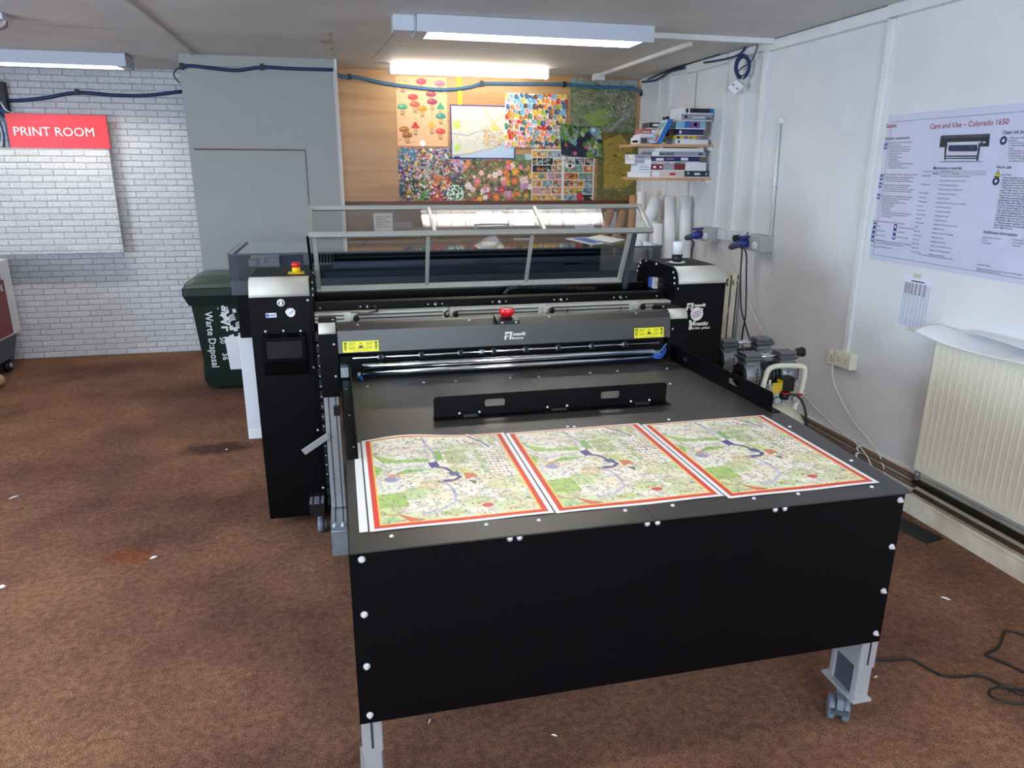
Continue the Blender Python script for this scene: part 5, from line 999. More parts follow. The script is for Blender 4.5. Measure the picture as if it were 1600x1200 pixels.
pbox('crimson puzzle box on the beige one of the lower shelf', 2.184, 2.438, .18, z+.047, z+.092, m_boxred, [(.05, .4, .13, .7, m_boxwhite), (.24, .4, .3, .7, m_boxwhite), (.34, .15, .68, .95, m_boxgrey)])
pbox('navy blue puzzle box with white lettering on the lower shelf', 2.184, 2.552, .19, z+.106, z+.144, m_navy, [(.08, .25, .24, .7, m_boxwhite), (.30, .45, .45, .65, m_boxgrey), (.6, .3, .75, .8, m_boxwhite)])
o = pbox('pale grey thousand piece puzzle box above the navy blue one', 2.181, 2.597, .19, z+.145, z+.177, m_boxgrey, [(0, .1, .13, .98, m_boxwhite), (.86, .25, .94, .75, iw)])
b = MB(); put_text(b, '1000 PIECE', (2.235, 4.988, z+.152), (1, 0, 0), (0, 0, 1), width=.11, m=m_ink, off=.02, lift=.001); b.build('box_lettering', m_ink, o)
pbox('white puzzle box squeezed directly under the upper shelf', 2.20, 2.58, .19, z+.178, z+.201, m_boxwhite)
pbox('white puzzle box at the bottom of the left stack on the lower shelf', 2.075, 2.179, .18, z, z+.038, m_boxwhite)
pbox('blue and white patterned puzzle box second in the left stack, lower shelf', 2.079, 2.179, .13, z+.039, z+.092, m_paperbl, [(.1, .2, .9, .35, m_boxgrey), (.1, .5, .9, .65, m_boxsky), (.1, .75, .7, .85, m_boxgrey)])
pbox('pale grey puzzle box third in the left stack of the lower shelf', 2.054, 2.179, .18, z+.093, z+.124, m_boxgrey, [(.6, .1, 1, .9, m_boxwhite)], [(.0, .0, 1, 1, m_boxwhite)])
pbox('pale grey puzzle box on top of the left stack of the lower shelf', 2.052, 2.176, .18, z+.125, z+.156, m_boxgrey, [(.1, .3, .6, .5, iw)], [(.0, .0, 1, 1, m_boxwhite), (.7, .2, .78, .8, m_ink)])

# ================================================================== RIGHT WALL FITTINGS
def rib_rad(name, lab, y0, y1, z0, z1, xf):
    t = thing(name, lab, 'radiator', (xf+.04, (y0+y1)/2, z0)); b = MB(); pitch = .0333; n = int((y1-y0-.03)/pitch); ys = []
    for i in range(n): yy = y0+.02+i*pitch; ys += [(yy, 0), (yy+.010, .007), (yy+.016, .007), (yy+.026, 0)]
    prof = [(y0, 0)]+ys+[(y1, 0)]; zs = [(z0, 0), (z0+.035, 0), (z0+.05, 1), (z1-.05, 1), (z1-.035, 0), (z1, 0)]; vs_ = []
    for zz, k in zs: vs_ += [(xf+d*k, yy, zz) for yy, d in prof]
    m_ = len(prof); fs = [(i*m_+j, i*m_+j+1, (i+1)*m_+j+1, (i+1)*m_+j) for i in range(len(zs)-1) for j in range(m_-1)]; b.add(vs_, fs, m_cream, False)
    b.build('front_panel', m_cream, t); MB().box(xf+.001, xf+.01, y0, y1, z0, z1).build('back_plate', m_cream, t); MB().box(xf+.05, xf+.06, y0, y1, z0, z1).build('rear_panel', m_cream, t)
    MB().box(xf, xf+.065, y1-.004, y1, z0, z1).build('side_cover', m_cream, t, bev=.001); MB().box(xf, xf+.065, y0, y0+.004, z0, z1).build('side_cover', m_cream, t, bev=.001)
    c = MB(); k = int((y1-y0)/.04)
    for i in range(k): c.box(xf+.012, xf+.048, y0+.01+i*.04, y0+.035+i*.04, z1-.006, z1-.002)
    c.build('top_grille', m_cream, t); return t
rd = rib_rad('radiator', 'cream ribbed radiator on the right wall below the instruction poster', 1.45, 2.615, .262, .895, 2.545)
b = MB(); b.tube([(2.60, 2.625, .30), (2.60, 2.64, .27), (2.60, 2.645, .15)], .008, 8, m_copper); b.lathe([(.013, 0), (.013, .05)], (2.60, 2.640, .19), n=10, m=m_castlt); b.build('valve_pipe', None, rd)
rd2 = rib_rad('radiator', 'cream radiator partly hidden behind the right tower of the cutting machine', 4.42, 5.0, .25, .915, 2.555)
b = MB(); b.lathe([(.03, 0), (.03, .006), (.018, .006), (.018, 0)], (2.565, 4.44, .862), (-1, -.6, 0), 20, m_copper); b.build('air_vent', m_copper, rd2)
b = MB(); b.lathe([(.016, 0), (.02, .02), (.02, .06), (.012, .07)], (2.585, 4.40, .16), n=14, m=m_castlt); b.cyl((2.585, 4.40, .10), (2.585, 4.40, .17), .009, 10, m_copper); b.build('radiator_valve', None, rd2)
# paper laid over the radiator
cvp = Cv(40, 24, (240, 241, 243))
o = art('paper_sheet', cvp, lambda u, v: (2.635-.135*v, 2.70-.72*u, .918-.028*v*v+.006*np.sin(u*7+v*2)+.012*np.clip(1-u*6, 0, 1)), m_art, thick=.0015); tag(o, 'large white paper sheet laid over the top of the radiator under the poster', 'paper')
o = art('paper_sheet', cvp, lambda u, v: (2.632-.10*v, 2.52-.60*u, .937+.010*np.sin(u*5)+.01*v*(1-u)), m_art, thick=.0015); tag(o, 'second white paper sheet curling on top of the large one on the radiator', 'paper')
for z, m_, lab, r in ((.188, m_copper, 'upper copper heating pipe running along the right wall', .012), (.148, m_copper, 'lower copper heating pipe running along the right wall', .012)):
    t = MB().cyl((2.612, 2.66, z), (2.612, 6.3, z), r, 12, m_).build('heating_pipe'); tag(t, lab, 'pipe')
    for y in (3.05, 4.6): MB().lathe([(.017, 0), (.017, .014)], (2.612, y, z), (0, 1, 0), 12, m_white).box(2.612, 2.625, y, y+.014, z-.006, z+.006, m_white).build('pipe_clip', m_white, t)
t = MB().cyl((2.606, -1, .175), (2.606, 2.655, .175), .017, 12, m_pipeblk).build('heating_pipe'); tag(t, 'dark heating pipe running along the wall below the ribbed radiator', 'pipe')
t = MB().cyl((2.612, -1, .122), (2.612, 2.655, .122), .011, 12, m_copper).build('heating_pipe'); tag(t, 'thin copper heating pipe below the dark pipe under the ribbed radiator', 'pipe')
# sockets
def socket(lab, y0, y1, z0, z1, d, m=m_white, gang=2):
    t = thing('wall_socket', lab, 'socket', (XR-d/2, (y0+y1)/2, z0)); box('back_box', (XR-d, XR, y0, y1, z0, z1), m, t, .003); n = gang
    for i in range(n):
        c = MB(); ya = y0+(y1-y0)*(i+.5)/n; zc = (z0+z1)/2
        c.box(XR-d-.0008, XR-d, ya-.010, ya-.004, zc-.014, zc-.010, m_ink); c.box(XR-d-.0008, XR-d, ya+.004, ya+.010, zc-.014, zc-.010, m_ink); c.box(XR-d-.0008, XR-d, ya-.002, ya+.002, zc+.0, zc+.009, m_ink); c.box(XR-d-.004, XR-d, ya-.006, ya+.006, zc+.018, zc+.030, m)
        c.build('outlet', None, t)
    return t
socket('single white wall socket right of the left grey switch box', 4.665, 4.75, 1.125, 1.195, .03, m_boxwhite, 1)
socket('double white wall socket in the middle of the row of wall sockets', 4.50, 4.645, 1.125, 1.198, .03, m_boxwhite)
socket('double white wall socket holding the black plug beside the right switch box', 4.34, 4.485, 1.135, 1.205, .03, m_boxwhite)
socket('cream double socket low on the right wall, far one of the pair', 3.335, 3.40, .565, .645, .035, m_cream, 1)
socket('cream double socket low on the right wall, near one of the pair', 3.20, 3.328, .575, .662, .045, m_cream)
def isolator(lab, y0, y1, z0, z1):
    t = thing('isolator_box', lab, 'switch box', (2.59, (y0+y1)/2, z0)); box('box_body', (2.55, XR, y0, y1, z0, z1), m_boxgrey if False else m_grey_box, t, .004)
    b = MB(); yc_ = y0+(y1-y0)*.35; b.lathe([(.026, 0), (.026, .006), (.020, .009)], (2.55, yc_, (z0+z1)/2-.012), (-1, 0, 0), 20, m_boxwhite); b.obox((2.538, yc_, (z0+z1)/2-.012), (.008, 0, 0), (0, .010, .012), (0, -.024, .022), m_boxwhite); b.build('rotary_switch', None, t)
    b = MB(); yp_ = y1-.025; p0 = Vector((2.55, yp_, (z0+z1)/2+.0)); d = Vector((-.9, .12, -.25)).normalized(); b.lathe([(.026, 0), (.03, .02), (.03, .05), (.02, .055), (.02, .085), (.012, .10)], p0, d, 20, m_plugbl); b.lathe([(.0195, .05), (.0205, .09), (.010, .105)], p0+d*.02, d, 16, m_greydk); b.obox(p0+Vector((-.03, 0, .035)), (.06, 0, .008), (0, .05, 0), (-.002, 0, .012), m_plugbl); b.build('blue_plug', None, t)
    return p0+d*.115
m_grey_box = mat('switch_box_grey', (176, 178, 176), .4)
e1 = isolator('grey switch box with a blue plug, left one on the right wall', 4.76, 4.90, 1.10, 1.20)
e2 = isolator('grey switch box with a blue plug, right one beside the black plug', 4.09, 4.27, 1.10, 1.20)
PLUG = [(2.585, 4.455, 1.15)]+[tuple(at(a, c, 'X', 2.50)) for a, c in [(1159, 385), (1157, 430), (1158, 480), (1164, 505), (1174, 534)]]+[(2.24, 3.42, .62)]
CORD2 = [e2]+[tuple(at(a, c, 'X', 2.40)) for a, c in [(1164, 390), (1166, 430), (1165, 490), (1161, 515), (1160, 540)]]+[(2.15, 3.42, .55)]
def wallpts(pts, x): return [tuple(at(a, c, 'X', x)) for a, c in pts]
b = MB(); b.tube([e1]+wallpts([(1084, 378), (1081, 392), (1080, 410), (1078, 440)], 2.44)+[(2.2, 4.1, .6), (1.82, 3.75, .4), (1.72, 3.66, .35)], .005, 8, m_blackpl); b.build('power_cord', m_blackpl, cm)
b = MB(); b.tube(wallpts([(1128, 383), (1140, 415), (1160, 452), (1200, 535), (1253, 613), (1300, 662), (1345, 700), (1362, 728), (1368, 742)], 2.60), .0035, 6, m_whitec); tag(b.build('white_cord'), 'long white cord stretched diagonally along the right wall from the sockets to the floor', 'cord')
b = MB(); b.tube(wallpts([(1152, 445), (1138, 485), (1122, 532), (1118, 560)], 2.52), .003, 6, m_whitec); tag(b.build('white_cord'), 'thin white cord slanting down behind the right tower of the cutting machine', 'cord')
b = MB(); b.tube(wallpts([(1301, 563), (1301, 590), (1312, 620), (1335, 660), (1368, 700), (1378, 722), (1384, 741)], 2.605), .0035, 6, m_whitec); tag(b.build('white_cord'), 'white cord curving down from the low cream socket to the pipes', 'cord')
o = MB().lathe([(.020, 0), (.020, .022), (.014, .026)], (XR, 4.13, 1.882), (-1, 0, 0), 20, m_white).build('junction_box'); tag(o, 'small round white junction box at the top of the wall conduit', 'junction box')
# network box and blue coil near the cornice
c0 = Vector((2.555, 4.56, 2.11)); t = thing('network_outlet', 'white network outlet box hanging from the blue cable coil', 'socket box', c0)
f = Vector((-.86, -.50, .0)).normalized(); s_ = Vector((0, 0, 1)); r_ = f.cross(s_).normalized(); a1 = (r_+s_*.8).normalized(); a2 = (r_-s_*.8).normalized()
MB().obox(c0, f*.035, a1*.075, a2*.075, m_white).build('outlet_box', m_white, t, bev=.003)
for q in (a1, -a1): MB().cyl(c0+f*.018+q*.02, c0+f*.020+q*.02, .006, 10, m_inkgrey).build('screw', m_inkgrey, t)
b = MB(); cc = Vector((2.565, 4.52, 2.225))
for i in range(11):
    rr_ = .062+.010*math.sin(i*2.1); off = Vector((-.004*(i % 4), .004*math.sin(i*1.7), .004*math.cos(i))); b.tube([cc+off+Vector((rr_*.55*math.cos(a), -rr_*.32*math.cos(a), rr_*1.0*math.sin(a))) for a in [2*math.pi*k/14 for k in range(14)]], .0033, 6, m_bluec, 2, True)
b.tube([cc+Vector((0, .02, -.055)), c0+Vector((0, .01, .05)), c0], .004, 6, m_bluec); b.tube([cc+Vector((0, -.02, -.055)), c0+Vector((-.01, -.05, .03))], .003, 6, m_whitec)
tag(b.build('cable_coil'), 'coil of blue network cable hanging below the cornice', 'cable coil')
def tubepx(nm, pts, x, r, m, lab): tag(MB().tube(wallpts(pts, x), r, 8, m).build(nm, m), lab, 'cable')
tubepx('network_cable', [(1165, 73), (1155, 85), (1130, 93), (1100, 98)], 2.592, .007, m_bluec, 'blue network cable leaving the coil along the cornice trunking')
tubepx('network_cable', [(1184, 66), (1181, 80), (1174, 96), (1160, 105), (1152, 113)], 2.592, .004, m_bluec, 'thin blue cable looping from the cornice to the cable coil')
tubepx('network_cable', [(1003, 128), (1022, 126), (1036, 119), (1046, 112), (1070, 106)], 2.592, .008, m_bluec, 'dark blue cable bundle at the far corner of the right wall')
tubepx('network_cable', [(1012, 124), (1040, 112), (1070, 101), (1100, 91), (1125, 84)], 2.590, .006, m_ink, 'black cable running along the joint of ceiling and right wall')
tubepx('network_cable', [(1049, 112), (1048, 140), (1046, 165), (1044, 185)], 2.63, .003, m_ink, 'thin black cable hanging in the corner above the upper shelf')
# notice sheet
t = thing('notice_sheet', 'small printed table sheet taped to the wall above the radiator', 'notice', (XR, 2.87, .868))
b = MB(); y0, y1, z0, z1 = 2.782, 2.965, .868, 1.125; b.box(XR-.002, XR-.0005, y0, y1, z0, z1, m_paperbl); b.build('sheet', m_paperbl, t)
b = MB(); X_ = XR-.0024
def wl(ya, yb_, za, zb, m): b.poly([(X_, ya, za), (X_, yb_, za), (X_, yb_, zb), (X_, ya, zb)], m)
for i in range(30): zz = z1-.045-i*.0068; wl(y0+.012, y1-.012, zz, zz+.0009, m_inkgrey)
for u in (.0, .12, .25, .4, .55, .72, .88, 1): yy = y0+.012+(y1-y0-.024)*u; wl(yy-.0006, yy+.0006, z1-.045-29*.0068, z1-.045, m_inkgrey)
for i in range(8):
    for u in (.02, .14, .27, .42, .58, .75): yy = y0+.012+(y1-y0-.024)*(1-u-.10); wl(yy, yy+.012+.004*random.random(), z1-.044-i*.0068+.0015, z1-.044-i*.0068+.0045, m_inkgrey)
wl(y0+.05, y1-.05, z1-.032, z1-.026, m_inkgrey); b.build('printed_table', None, t)
b = MB(); b.box(XR-.0035, XR-.002, 2.86, 2.905, z1-.012, z1+.006); b.build('tape', m_tape, t); b = MB(); b.box(XR-.0035, XR-.002, 2.85, 2.895, z0-.008, z0+.01); b.build('tape', m_tape, t)
# ------------------------------------------------------------------ instruction poster
t = thing('instruction_poster', 'large laminated instruction poster about machine care on the right wall', 'poster', (XR, 2.6, 1.17))
PY_L, PY_R, PZ0, PZ1 = 3.222, 1.95, 1.165, 1.855
box('poster_sheet', (XR-.0025, XR-.001, PY_R, PY_L, PZ0, PZ1), m_paperbl, t); box('laminate', (XR-.0040, XR-.0034, PY_R, PY_L, PZ0, PZ1), m_film, t)
XT = XR-.0030
bk, rd_, gy = MB(), MB(), MB(); m_palebar = mat('pale_bar', (204, 207, 218), .5)
def pc(cx_, cy_, which): return (1340+cx_*.1625, 170+cy_*.1625) if which == 0 else (1340+cx_*.1625, 300+cy_*.1625)
def W(px, py): p = at(px, py, 'X', XT); return p
def wtext(b, body, a, c, m, wh=0, size=None, off=0, shear=0):
    p = W(*pc(*a, wh)); 
    if c is not None: q = W(*pc(*c, wh)); put_text(b, body, (XT, p.y, p.z), (0, -1, 0), (0, 0, 1), width=abs(p.y-q.y), m=m, off=off, shear=shear, lift=.0001, size=None)
    else: put_text(b, body, (XT, p.y, p.z), (0, -1, 0), (0, 0, 1), size=size, m=m, off=off, lift=.0001)
wtext(rd_, 'Care and Use \u2013 Colorado 1650', (692, 195), (1448, 150), m_inkred, off=.01)
wtext(rd_, 'Canon', (270, 185), (370, 175), m_inkred, off=.025)
wtext(bk, 'Operator maintenance', (262, 300), (500, 292), m_ink, off=.015)
wtext(rd_, 'When indicated on the operator panel', (258, 337), (518, 330), m_inkred)
S = .0098
def block(b, lines, cx_, cy_, dcy, wh, m=m_ink, size=S, dx=0, off=0):
    for i, l in enumerate(lines):
        if l: wtext(b, l, (cx_+dx*i, cy_+dcy*i), None, m, wh, size, off)
block(bk, ['Weekly maintenance', '1. Clean the paper path and the drum', '2. Clean the printer in the paper area', '3. Clean the roll area on both sides', 'Clean the left side plate', 'Clean the platen', 'Open the service station', 'Clean the platen', 'Clean the wiper area', 'Remove the waste and close the front door', '4. Close the front cover', '5. The print module is ready for use'], 303, 358, 19.6, 0, size=.0092, dx=-.9)
wtext(rd_, 'Unsatisfactory quality problems, paper jam, errors', (218, 637), (575, 633), m_inkred)
block(bk, ['Automatic maintenance - without visible symptoms', '1. Start maintenance on the operator panel', '2. The printer cleans a swipe and tests the nozzles'], 262, 662, 18.5, 0, size=.0092)
block(bk, ['Automatic maintenance - with visible symptoms', '1. Start maintenance on the operator panel', '2. The printer performs a swipe and tests the nozzles', '3. Print a nozzle check and repeat the procedure'], 250, 736, 19, 0, size=.0092)
block(bk, ['Manual maintenance - with persistent visible symptoms', '1. Start manual maintenance on the operator panel', '2. Switch off the unit and follow', 'Clean the carriage area and clean the wiper', 'Clean the left side plate', 'Clean the inner guide', 'Clean the platen', 'Clean the wiper', '3. The printer performs a swipe and tests the nozzles', '4. Use an optional test print to assess the result', 'before the printing'], 234, 42, 19.3, 1, size=.0092, dx=-.8)
wtext(rd_, 'Needed when indicated on the operator panel', (150, 283), (452, 308), m_inkred, 1)
block(bk, ['Tighten', 'Prepare the unit', 'Replace the filter', 'Replace the pad'], 184, 328, 45, 1, size=.0092, dx=-4)
block(bk, ['Replace the maintenance tray', 'Refill the ink', 'Replace the supplies'], 392, 345, 46, 1, size=.0092, dx=-8)
block(bk, ['Note: Take instructions on the operator panel. Do not use detergents', 'other than the parts and liquids mentioned in the manual', '', 'For more information see the user manual'], 165, 468, 17, 1, size=.0088, dx=-14)
wtext(bk, 'Maintenance materials', (726, 582), (1003, 582), m_ink, off=.015)
p = W(*pc(720, 635, 0)); q = W(*pc(1240, 605, 0)); gy.box(XT-.00005, XT, q.y, p.y, p.z, p.z+.021, m_palebar)
wtext(bk, 'Material', (724, 628), None, m_ink, 0, .0092, .01); wtext(bk, 'Used for', (918, 630), None, m_ink, 0, .0092, .01)
L1 = ['Protective gloves', 'Cleaning swabs', '', 'Cleaning liquid', '', 'Lint-free cloths', 'Wiper blade', 'Cleaning paper', 'Drip tray', 'Service tissue', 'Inner cover set', 'Filter pad', 'Tray for swabs', 'Water', 'Soft brush', 'Waste bottle', 'Spare fuse', 'Paper guide', 'Cleaning kit', 'Protective cover']
for i, l in enumerate(L1): 
    zz = 1.592-i*.0192
    if l: put_text(bk, l, (XT, 2.955-.0005*i, zz), (0, -1, 0), (0, 0, 1), size=.0092, m=m_ink, lift=.0001)
L2 = ['Handling of the ink', 'Cleaning the printer on the outside cabinet', 'such as the platen, maintenance station', 'and the head area of the unit', 'Cleaning the printer in hidden areas', 'Do not use it with the wiper', 'Cleaning the platen', 'Cleaning outside the surfaces on the printer', 'with the cleaning liquid', 'Cleaning the media path', 'Cleaning the carriage', 'Opening the cabinet', 'Cleaning behind maintenance covers', 'Refilling the roller', 'Holding the roller while cleaning', 'Replacing the pads', 'Removing the drip tray', 'Replacing the filter with clean tools', 'Replacing a full maintenance tray', 'Replacing the ink bottle']
for i, l in enumerate(L2): put_text(bk, l, (XT, 2.845-.0005*i, 1.592-i*.0192), (0, -1, 0), (0, 0, 1), size=.0092, m=m_ink, lift=.0001)
wtext(bk, 'Clean ink pollution', (1390, 245), (1720, 225), m_ink, off=.015)
block(bk, ['1. Make sure the printer is in the', 'safe state', '2. Put on the protective gloves', '3. Clean the polluted area with', 'water', '4. If necessary, remove the', 'protection for the parts', '5. If necessary, clean again', '6. Discard the gloves and wipes', 'according to local rules'], 1450, 290, 24.5, 0, size=.0105)
wtext(bk, 'Work safe', (1330, 575), (1478, 570), m_ink, off=.015); wtext(bk, 'CAUTION', (1378, 643), (1475, 640), m_ink)
block(bk, ['\u2022 Read and follow the safety', 'chapter of the Operation guide in', 'order to ensure maximum safety', '\u2022 Avoid skin contact with ink', '\u2022 When ink contacts your skin', 'wash it with water. Do not use', '\u2022 When ink contacts your eyes', 'rinse at once and see a doctor', '\u2022 Wear the prescribed gloves with', 'maintenance materials. Order new', 'gloves. Follow the safety rules', 'In order to ensure maximum safety', '\u2022 Do not throw single use gloves', 'Use compliance as shown in manual', '\u2022 All waste containing ink and ink', 'and must be disposed of separately', 'regulations. Do not mix the waste', 'Household, office etc. Do not allow', 'or cleaning swabs regularly. Ink waste', 'and swabs, gloves and any other', 'parts might not use'], 1388, 672, 23.7, 0, size=.0112, off=.01, dx=-4)
wtext(bk, 'Additional information', (1205, 395), (1535, 420), m_ink, 1, off=.015)
block(bk, ['Support phone numbers', 'Service', 'Consumables'], 1198, 438, 28, 1, size=.0092, dx=-3); block(bk, ['Printer information', 'Serial number', 'Install date'], 1492, 465, 27, 1, size=.0092, dx=-3)
block(bk, ['Instruction videos'], 1148, 700, 20, 1, size=.0092); block(bk, ['Please scan the codes for more information in the latest guide', 'about this or the other machines'], 1142, 736, 18, 1, size=.0088)
block(bk, ['For a complete list of materials see the Operation guide'], 590, 605, 20, 1, size=.0088)
# blue icons
for (cx_, cy_, wh) in ((252, 375, 0), (212, 672, 0), (200, 745, 0), (184, 852, 0), (148, 325, 1), (140, 370, 1), (132, 415, 1), (126, 460, 1), (345, 345, 1), (338, 392, 1), (331, 440, 1)):
    p = W(*pc(cx_, cy_+15, wh)); bl = MB(); bl.box(XT-.0001, XT, p.y-.020, p.y, p.z, p.z+.026, m_inkblue); bl.lathe([(.006, 0), (.006, .0001)], (XT-.0001, p.y-.010, p.z+.013), (-1, 0, 0), 10, m_paperbl); bl.build('icon', None, t)
for (cx_, cy_) in ((1402, 305), (1330, 695)): p = W(*pc(cx_, cy_, 0)); bl = MB(); bl.lathe([(.017, 0), (.017, .0001)], (XT, p.y, p.z), (-1, 0, 0), 20, m_navy); bl.lathe([(.007, 0), (.007, .0001)], (XT-.0002, p.y, p.z), (-1, 0, 0), 12, m_paperbl); bl.build('icon', None, t)
p = W(*pc(1340, 655, 0)); bk.poly([(XT, p.y+.016, p.z), (XT, p.y-.016, p.z), (XT, p.y, p.z+.030)], m_ink); bk.poly([(XT-.0002, p.y+.012, p.z+.003), (XT-.0002, p.y-.012, p.z+.003), (XT-.0002, p.y, p.z+.025)], m_label); bk.box(XT-.0004, XT-.0002, p.y-.002, p.y+.002, p.z+.006, p.z+.018, m_ink)
# border lines and machine picture
for ya, yb_, za, zb in ((PY_R, PY_L-.022, 1.822, 1.8235), (PY_R, PY_L-.022, 1.187, 1.1885), (PY_L-.0235, PY_L-.022, 1.187, 1.8235)): gy.box(XT-.0001, XT, ya, yb_, za, zb, m_inkgrey)
pp_ = MB()
def pq(pts, m, l=0): pp_.poly([(XT-l, W(*pc(a, c, 0)).y, W(*pc(a, c, 0)).z) for a, c in pts], m)
pq([(800, 262), (1275, 238), (1262, 362), (785, 370)], m_boxblk); pq([(808, 256), (1270, 240), (1270, 270), (805, 285)], m_greydk, .0001); pq([(862, 322), (1190, 312), (1185, 340), (1140, 500), (840, 500), (865, 345)], m_boxwhite, .0002); pq([(878, 350), (1150, 345), (1155, 395), (1140, 410), (880, 410), (870, 390)], m_navy, .0003); pq([(1080, 352), (1130, 350), (1125, 390), (1060, 385)], m_inkgrey, .0004)
pq([(838, 340), (862, 335), (845, 495), (833, 495)], m_boxblk, .0003); pq([(1165, 330), (1185, 325), (1160, 495), (1142, 495)], m_boxblk, .0003); pq([(842, 450), (1150, 448), (1150, 462), (842, 462)], m_boxblk, .0004); pq([(842, 472), (1150, 470), (1150, 482), (842, 482)], m_boxblk, .0004); pq([(765, 515), (840, 500), (1150, 495), (1225, 510)], m_boxgrey, .0001); pq([(1205, 315), (1232, 313), (1230, 330), (1203, 332)], m_boxwhite, .0003)
pp_.build('machine_picture', None, t); bk.build('black_print', None, t); rd_.build('red_print', m_inkred, t); gy.build('line_print', None, t)

# ================================================================== AIR COMPRESSOR
t = thing('air_compressor', 'cream air compressor with four grey cylinder heads between table and wall', 'compressor', (2.06, 3.2, 0))
TX, TZ, TR = 2.03, .335, .168
b = MB(); prof = [(0.01, 0), (.05, .008), (.10, .03), (.135, .062), (TR, .11), (TR, .59), (.135, .638), (.10, .67), (.05, .692), (.01, .70)]; b.lathe(prof, (TX, 2.85, TZ), (0, 1, 0), 36, m_creamdk); b.build('tank', m_creamdk, t)
b = MB(); b.box(TX-.15, TX+.19, 3.02, 3.50, .525, .532, m_creamdk); b.box(TX-.15, TX-.143, 3.02, 3.50, .49, .532, m_creamdk); b.box(TX-.06, TX+.06, 3.05, 3.08, .48, .525, m_creamdk); b.box(TX-.06, TX+.06, 3.40, 3.43, .48, .525, m_creamdk); b.build('mounting_plate', m_creamdk, t, bev=.002)
for x in (TX-.13, TX+.13):
    for y in (2.98, 3.46): b = MB(); b.box(x-.015, x+.015, y-.02, y+.02, .05, .24, m_creamdk); b.lathe([(.02, -.05), (.024, -.02), (.02, 0)], (x, y, .05), n=14, m=m_rub); b.build('foot', None, t)
b = MB(); hp = lambda a, c, y: at(a, c, 'Y', y)
hpts = [hp(1191, 607, 2.99), hp(1196, 590, 2.99), hp(1200, 579, 2.99), hp(1209, 573, 2.99), hp(1225, 571.5, 2.99), hp(1250, 572, 2.99), hp(1257, 577, 2.99), hp(1256, 592, 2.99), hp(1249, 618, 2.99), hp(1243, 632, 2.99), hp(1238, 645, 2.99)]
b.tube([hpts[0]+Vector((-.005, .03, -.14))]+hpts+[hpts[-1]+Vector((-.03, .04, -.05))], .013, 12, m_cream, 4); b.build('carry_handle', m_cream, t)
def motor(xa, xb, y, zc, r):
    b = MB(); b.cyl((xa+.055, y, zc), (xb-.055, y, zc), r*.86, 20, m_blackpl); 
    for k in range(8): b.cyl((xa+.07+(xb-xa-.14)*k/7, y, zc), (xa+.074+(xb-xa-.14)*k/7, y, zc), r*.92, 20, m_hammer)
    mo = b.build('motor', None, t)
    for s, x in ((1, xa), (-1, xb)):
        b = MB(); b.lathe([(r*.98, 0), (r, .008), (r, .075), (r*.9, .085)], (x, y, zc), (s, 0, 0), 28, m_castlt)
        for k in range(4): b.obox((x+s*.055, y-r*1.0, zc-.02+.02*k), (.004, 0, 0), (0, .004, 0), (0, 0, .012), m_ink)
        b.box(min(x+s*.01, x+s*.085), max(x+s*.01, x+s*.085), y-.035, y+.035, zc+r*.7, zc+r+.012, m_castlt); b.build('cylinder', m_castlt, t)
        b = MB(); z0 = zc+r+.012; xa_, xb_ = min(x-s*.008, x+s*.095), max(x-s*.008, x+s*.095); b.box(xa_+.006, xb_-.006, y-.042, y+.042, z0-.004, z0+.003, m_greydk); b.box(xa_, xb_, y-.048, y+.048, z0+.003, z0+.018, m_hammer); b.box(xa_+.008, xb_-.008, y-.040, y+.040, z0+.018, z0+.034, m_hammer); b.build('cylinder_head', None, t, bev=.004)
        for i in (-.032, .032):
            for j in (xa_+.012, xb_-.012): fixing('dome', (j, y+i, z0+.034), (0, 0, 1), t, 'screw', .004, m_zinc)
        b = MB(); b.lathe([(r*.92, 0), (r*.92, .006), (r*.2, .012)], (x-s*.001, y, zc), (-s, 0, 0), 28, m_blackpl)
        for k in range(7): a = k*2*math.pi/7; b.obox((x-s*.010, y+math.cos(a)*r*.55, zc+math.sin(a)*r*.55), (.008, 0, 0), (0, -math.sin(a)*.008, math.cos(a)*.008), (0, math.cos(a)*r*.6, math.sin(a)*r*.6), m_ink)
        b.build('fan_cover', None, t)
    return mo
motor(1.885, 2.165, 3.09, .625, .065); motor(1.925, 2.215, 3.38, .625, .065)
b = MB()
for y in (3.07, 3.10): b.cyl((1.96, y, .718), (2.09, y, .718), .006, 10, m_chrome)
for y in (3.36, 3.39): b.cyl((2.0, y, .718), (2.14, y, .718), .006, 10, m_chrome)
b.build('transfer_pipe', m_chrome, t)
for p0, d in (((1.92, 3.38, .722), (-1, .0, 0)), ((2.17, 3.09, .722), (1, 0, .05))):
    b = MB(); b.lathe([(.009, 0), (.009, .015), (.019, .018), (.023, .022), (.023, .034), (.019, .037), (.025, .042), (.025, .055), (.016, .060)], p0, d, 12, m_blackpl); b.build('air_filter', m_blackpl, t)
b = MB(); b.box(2.035, 2.105, 2.955, 3.0, .565, .635, m_blackpl); b.build('pressure_switch', m_blackpl, t, bev=.004)
b = MB(); b.lathe([(.027, 0), (.027, .006)], (2.07, 2.98, .553), n=20, m=m_red); b.lathe([(.022, -.03), (.022, 0)], (2.07, 2.98, .553), n=20, m=m_blackpl); b.lathe([(.008, -.07), (.008, -.03)], (2.07, 2.98, .553), n=12, m=m_zinc); b.build('regulator', None, t)
MB().box(2.03, 2.034, 2.95, 2.99, .575, .625, m_yel).box(1.985, 2.03, 2.955, 2.958, .565, .615, m_boxyel).build('warning_sticker', m_boxyel, t)
b = MB(); b.box(1.975, 2.03, 2.96, 3.0, .545, .60, m_grey_box); b.build('capacitor_box', m_grey_box, t, bev=.003)
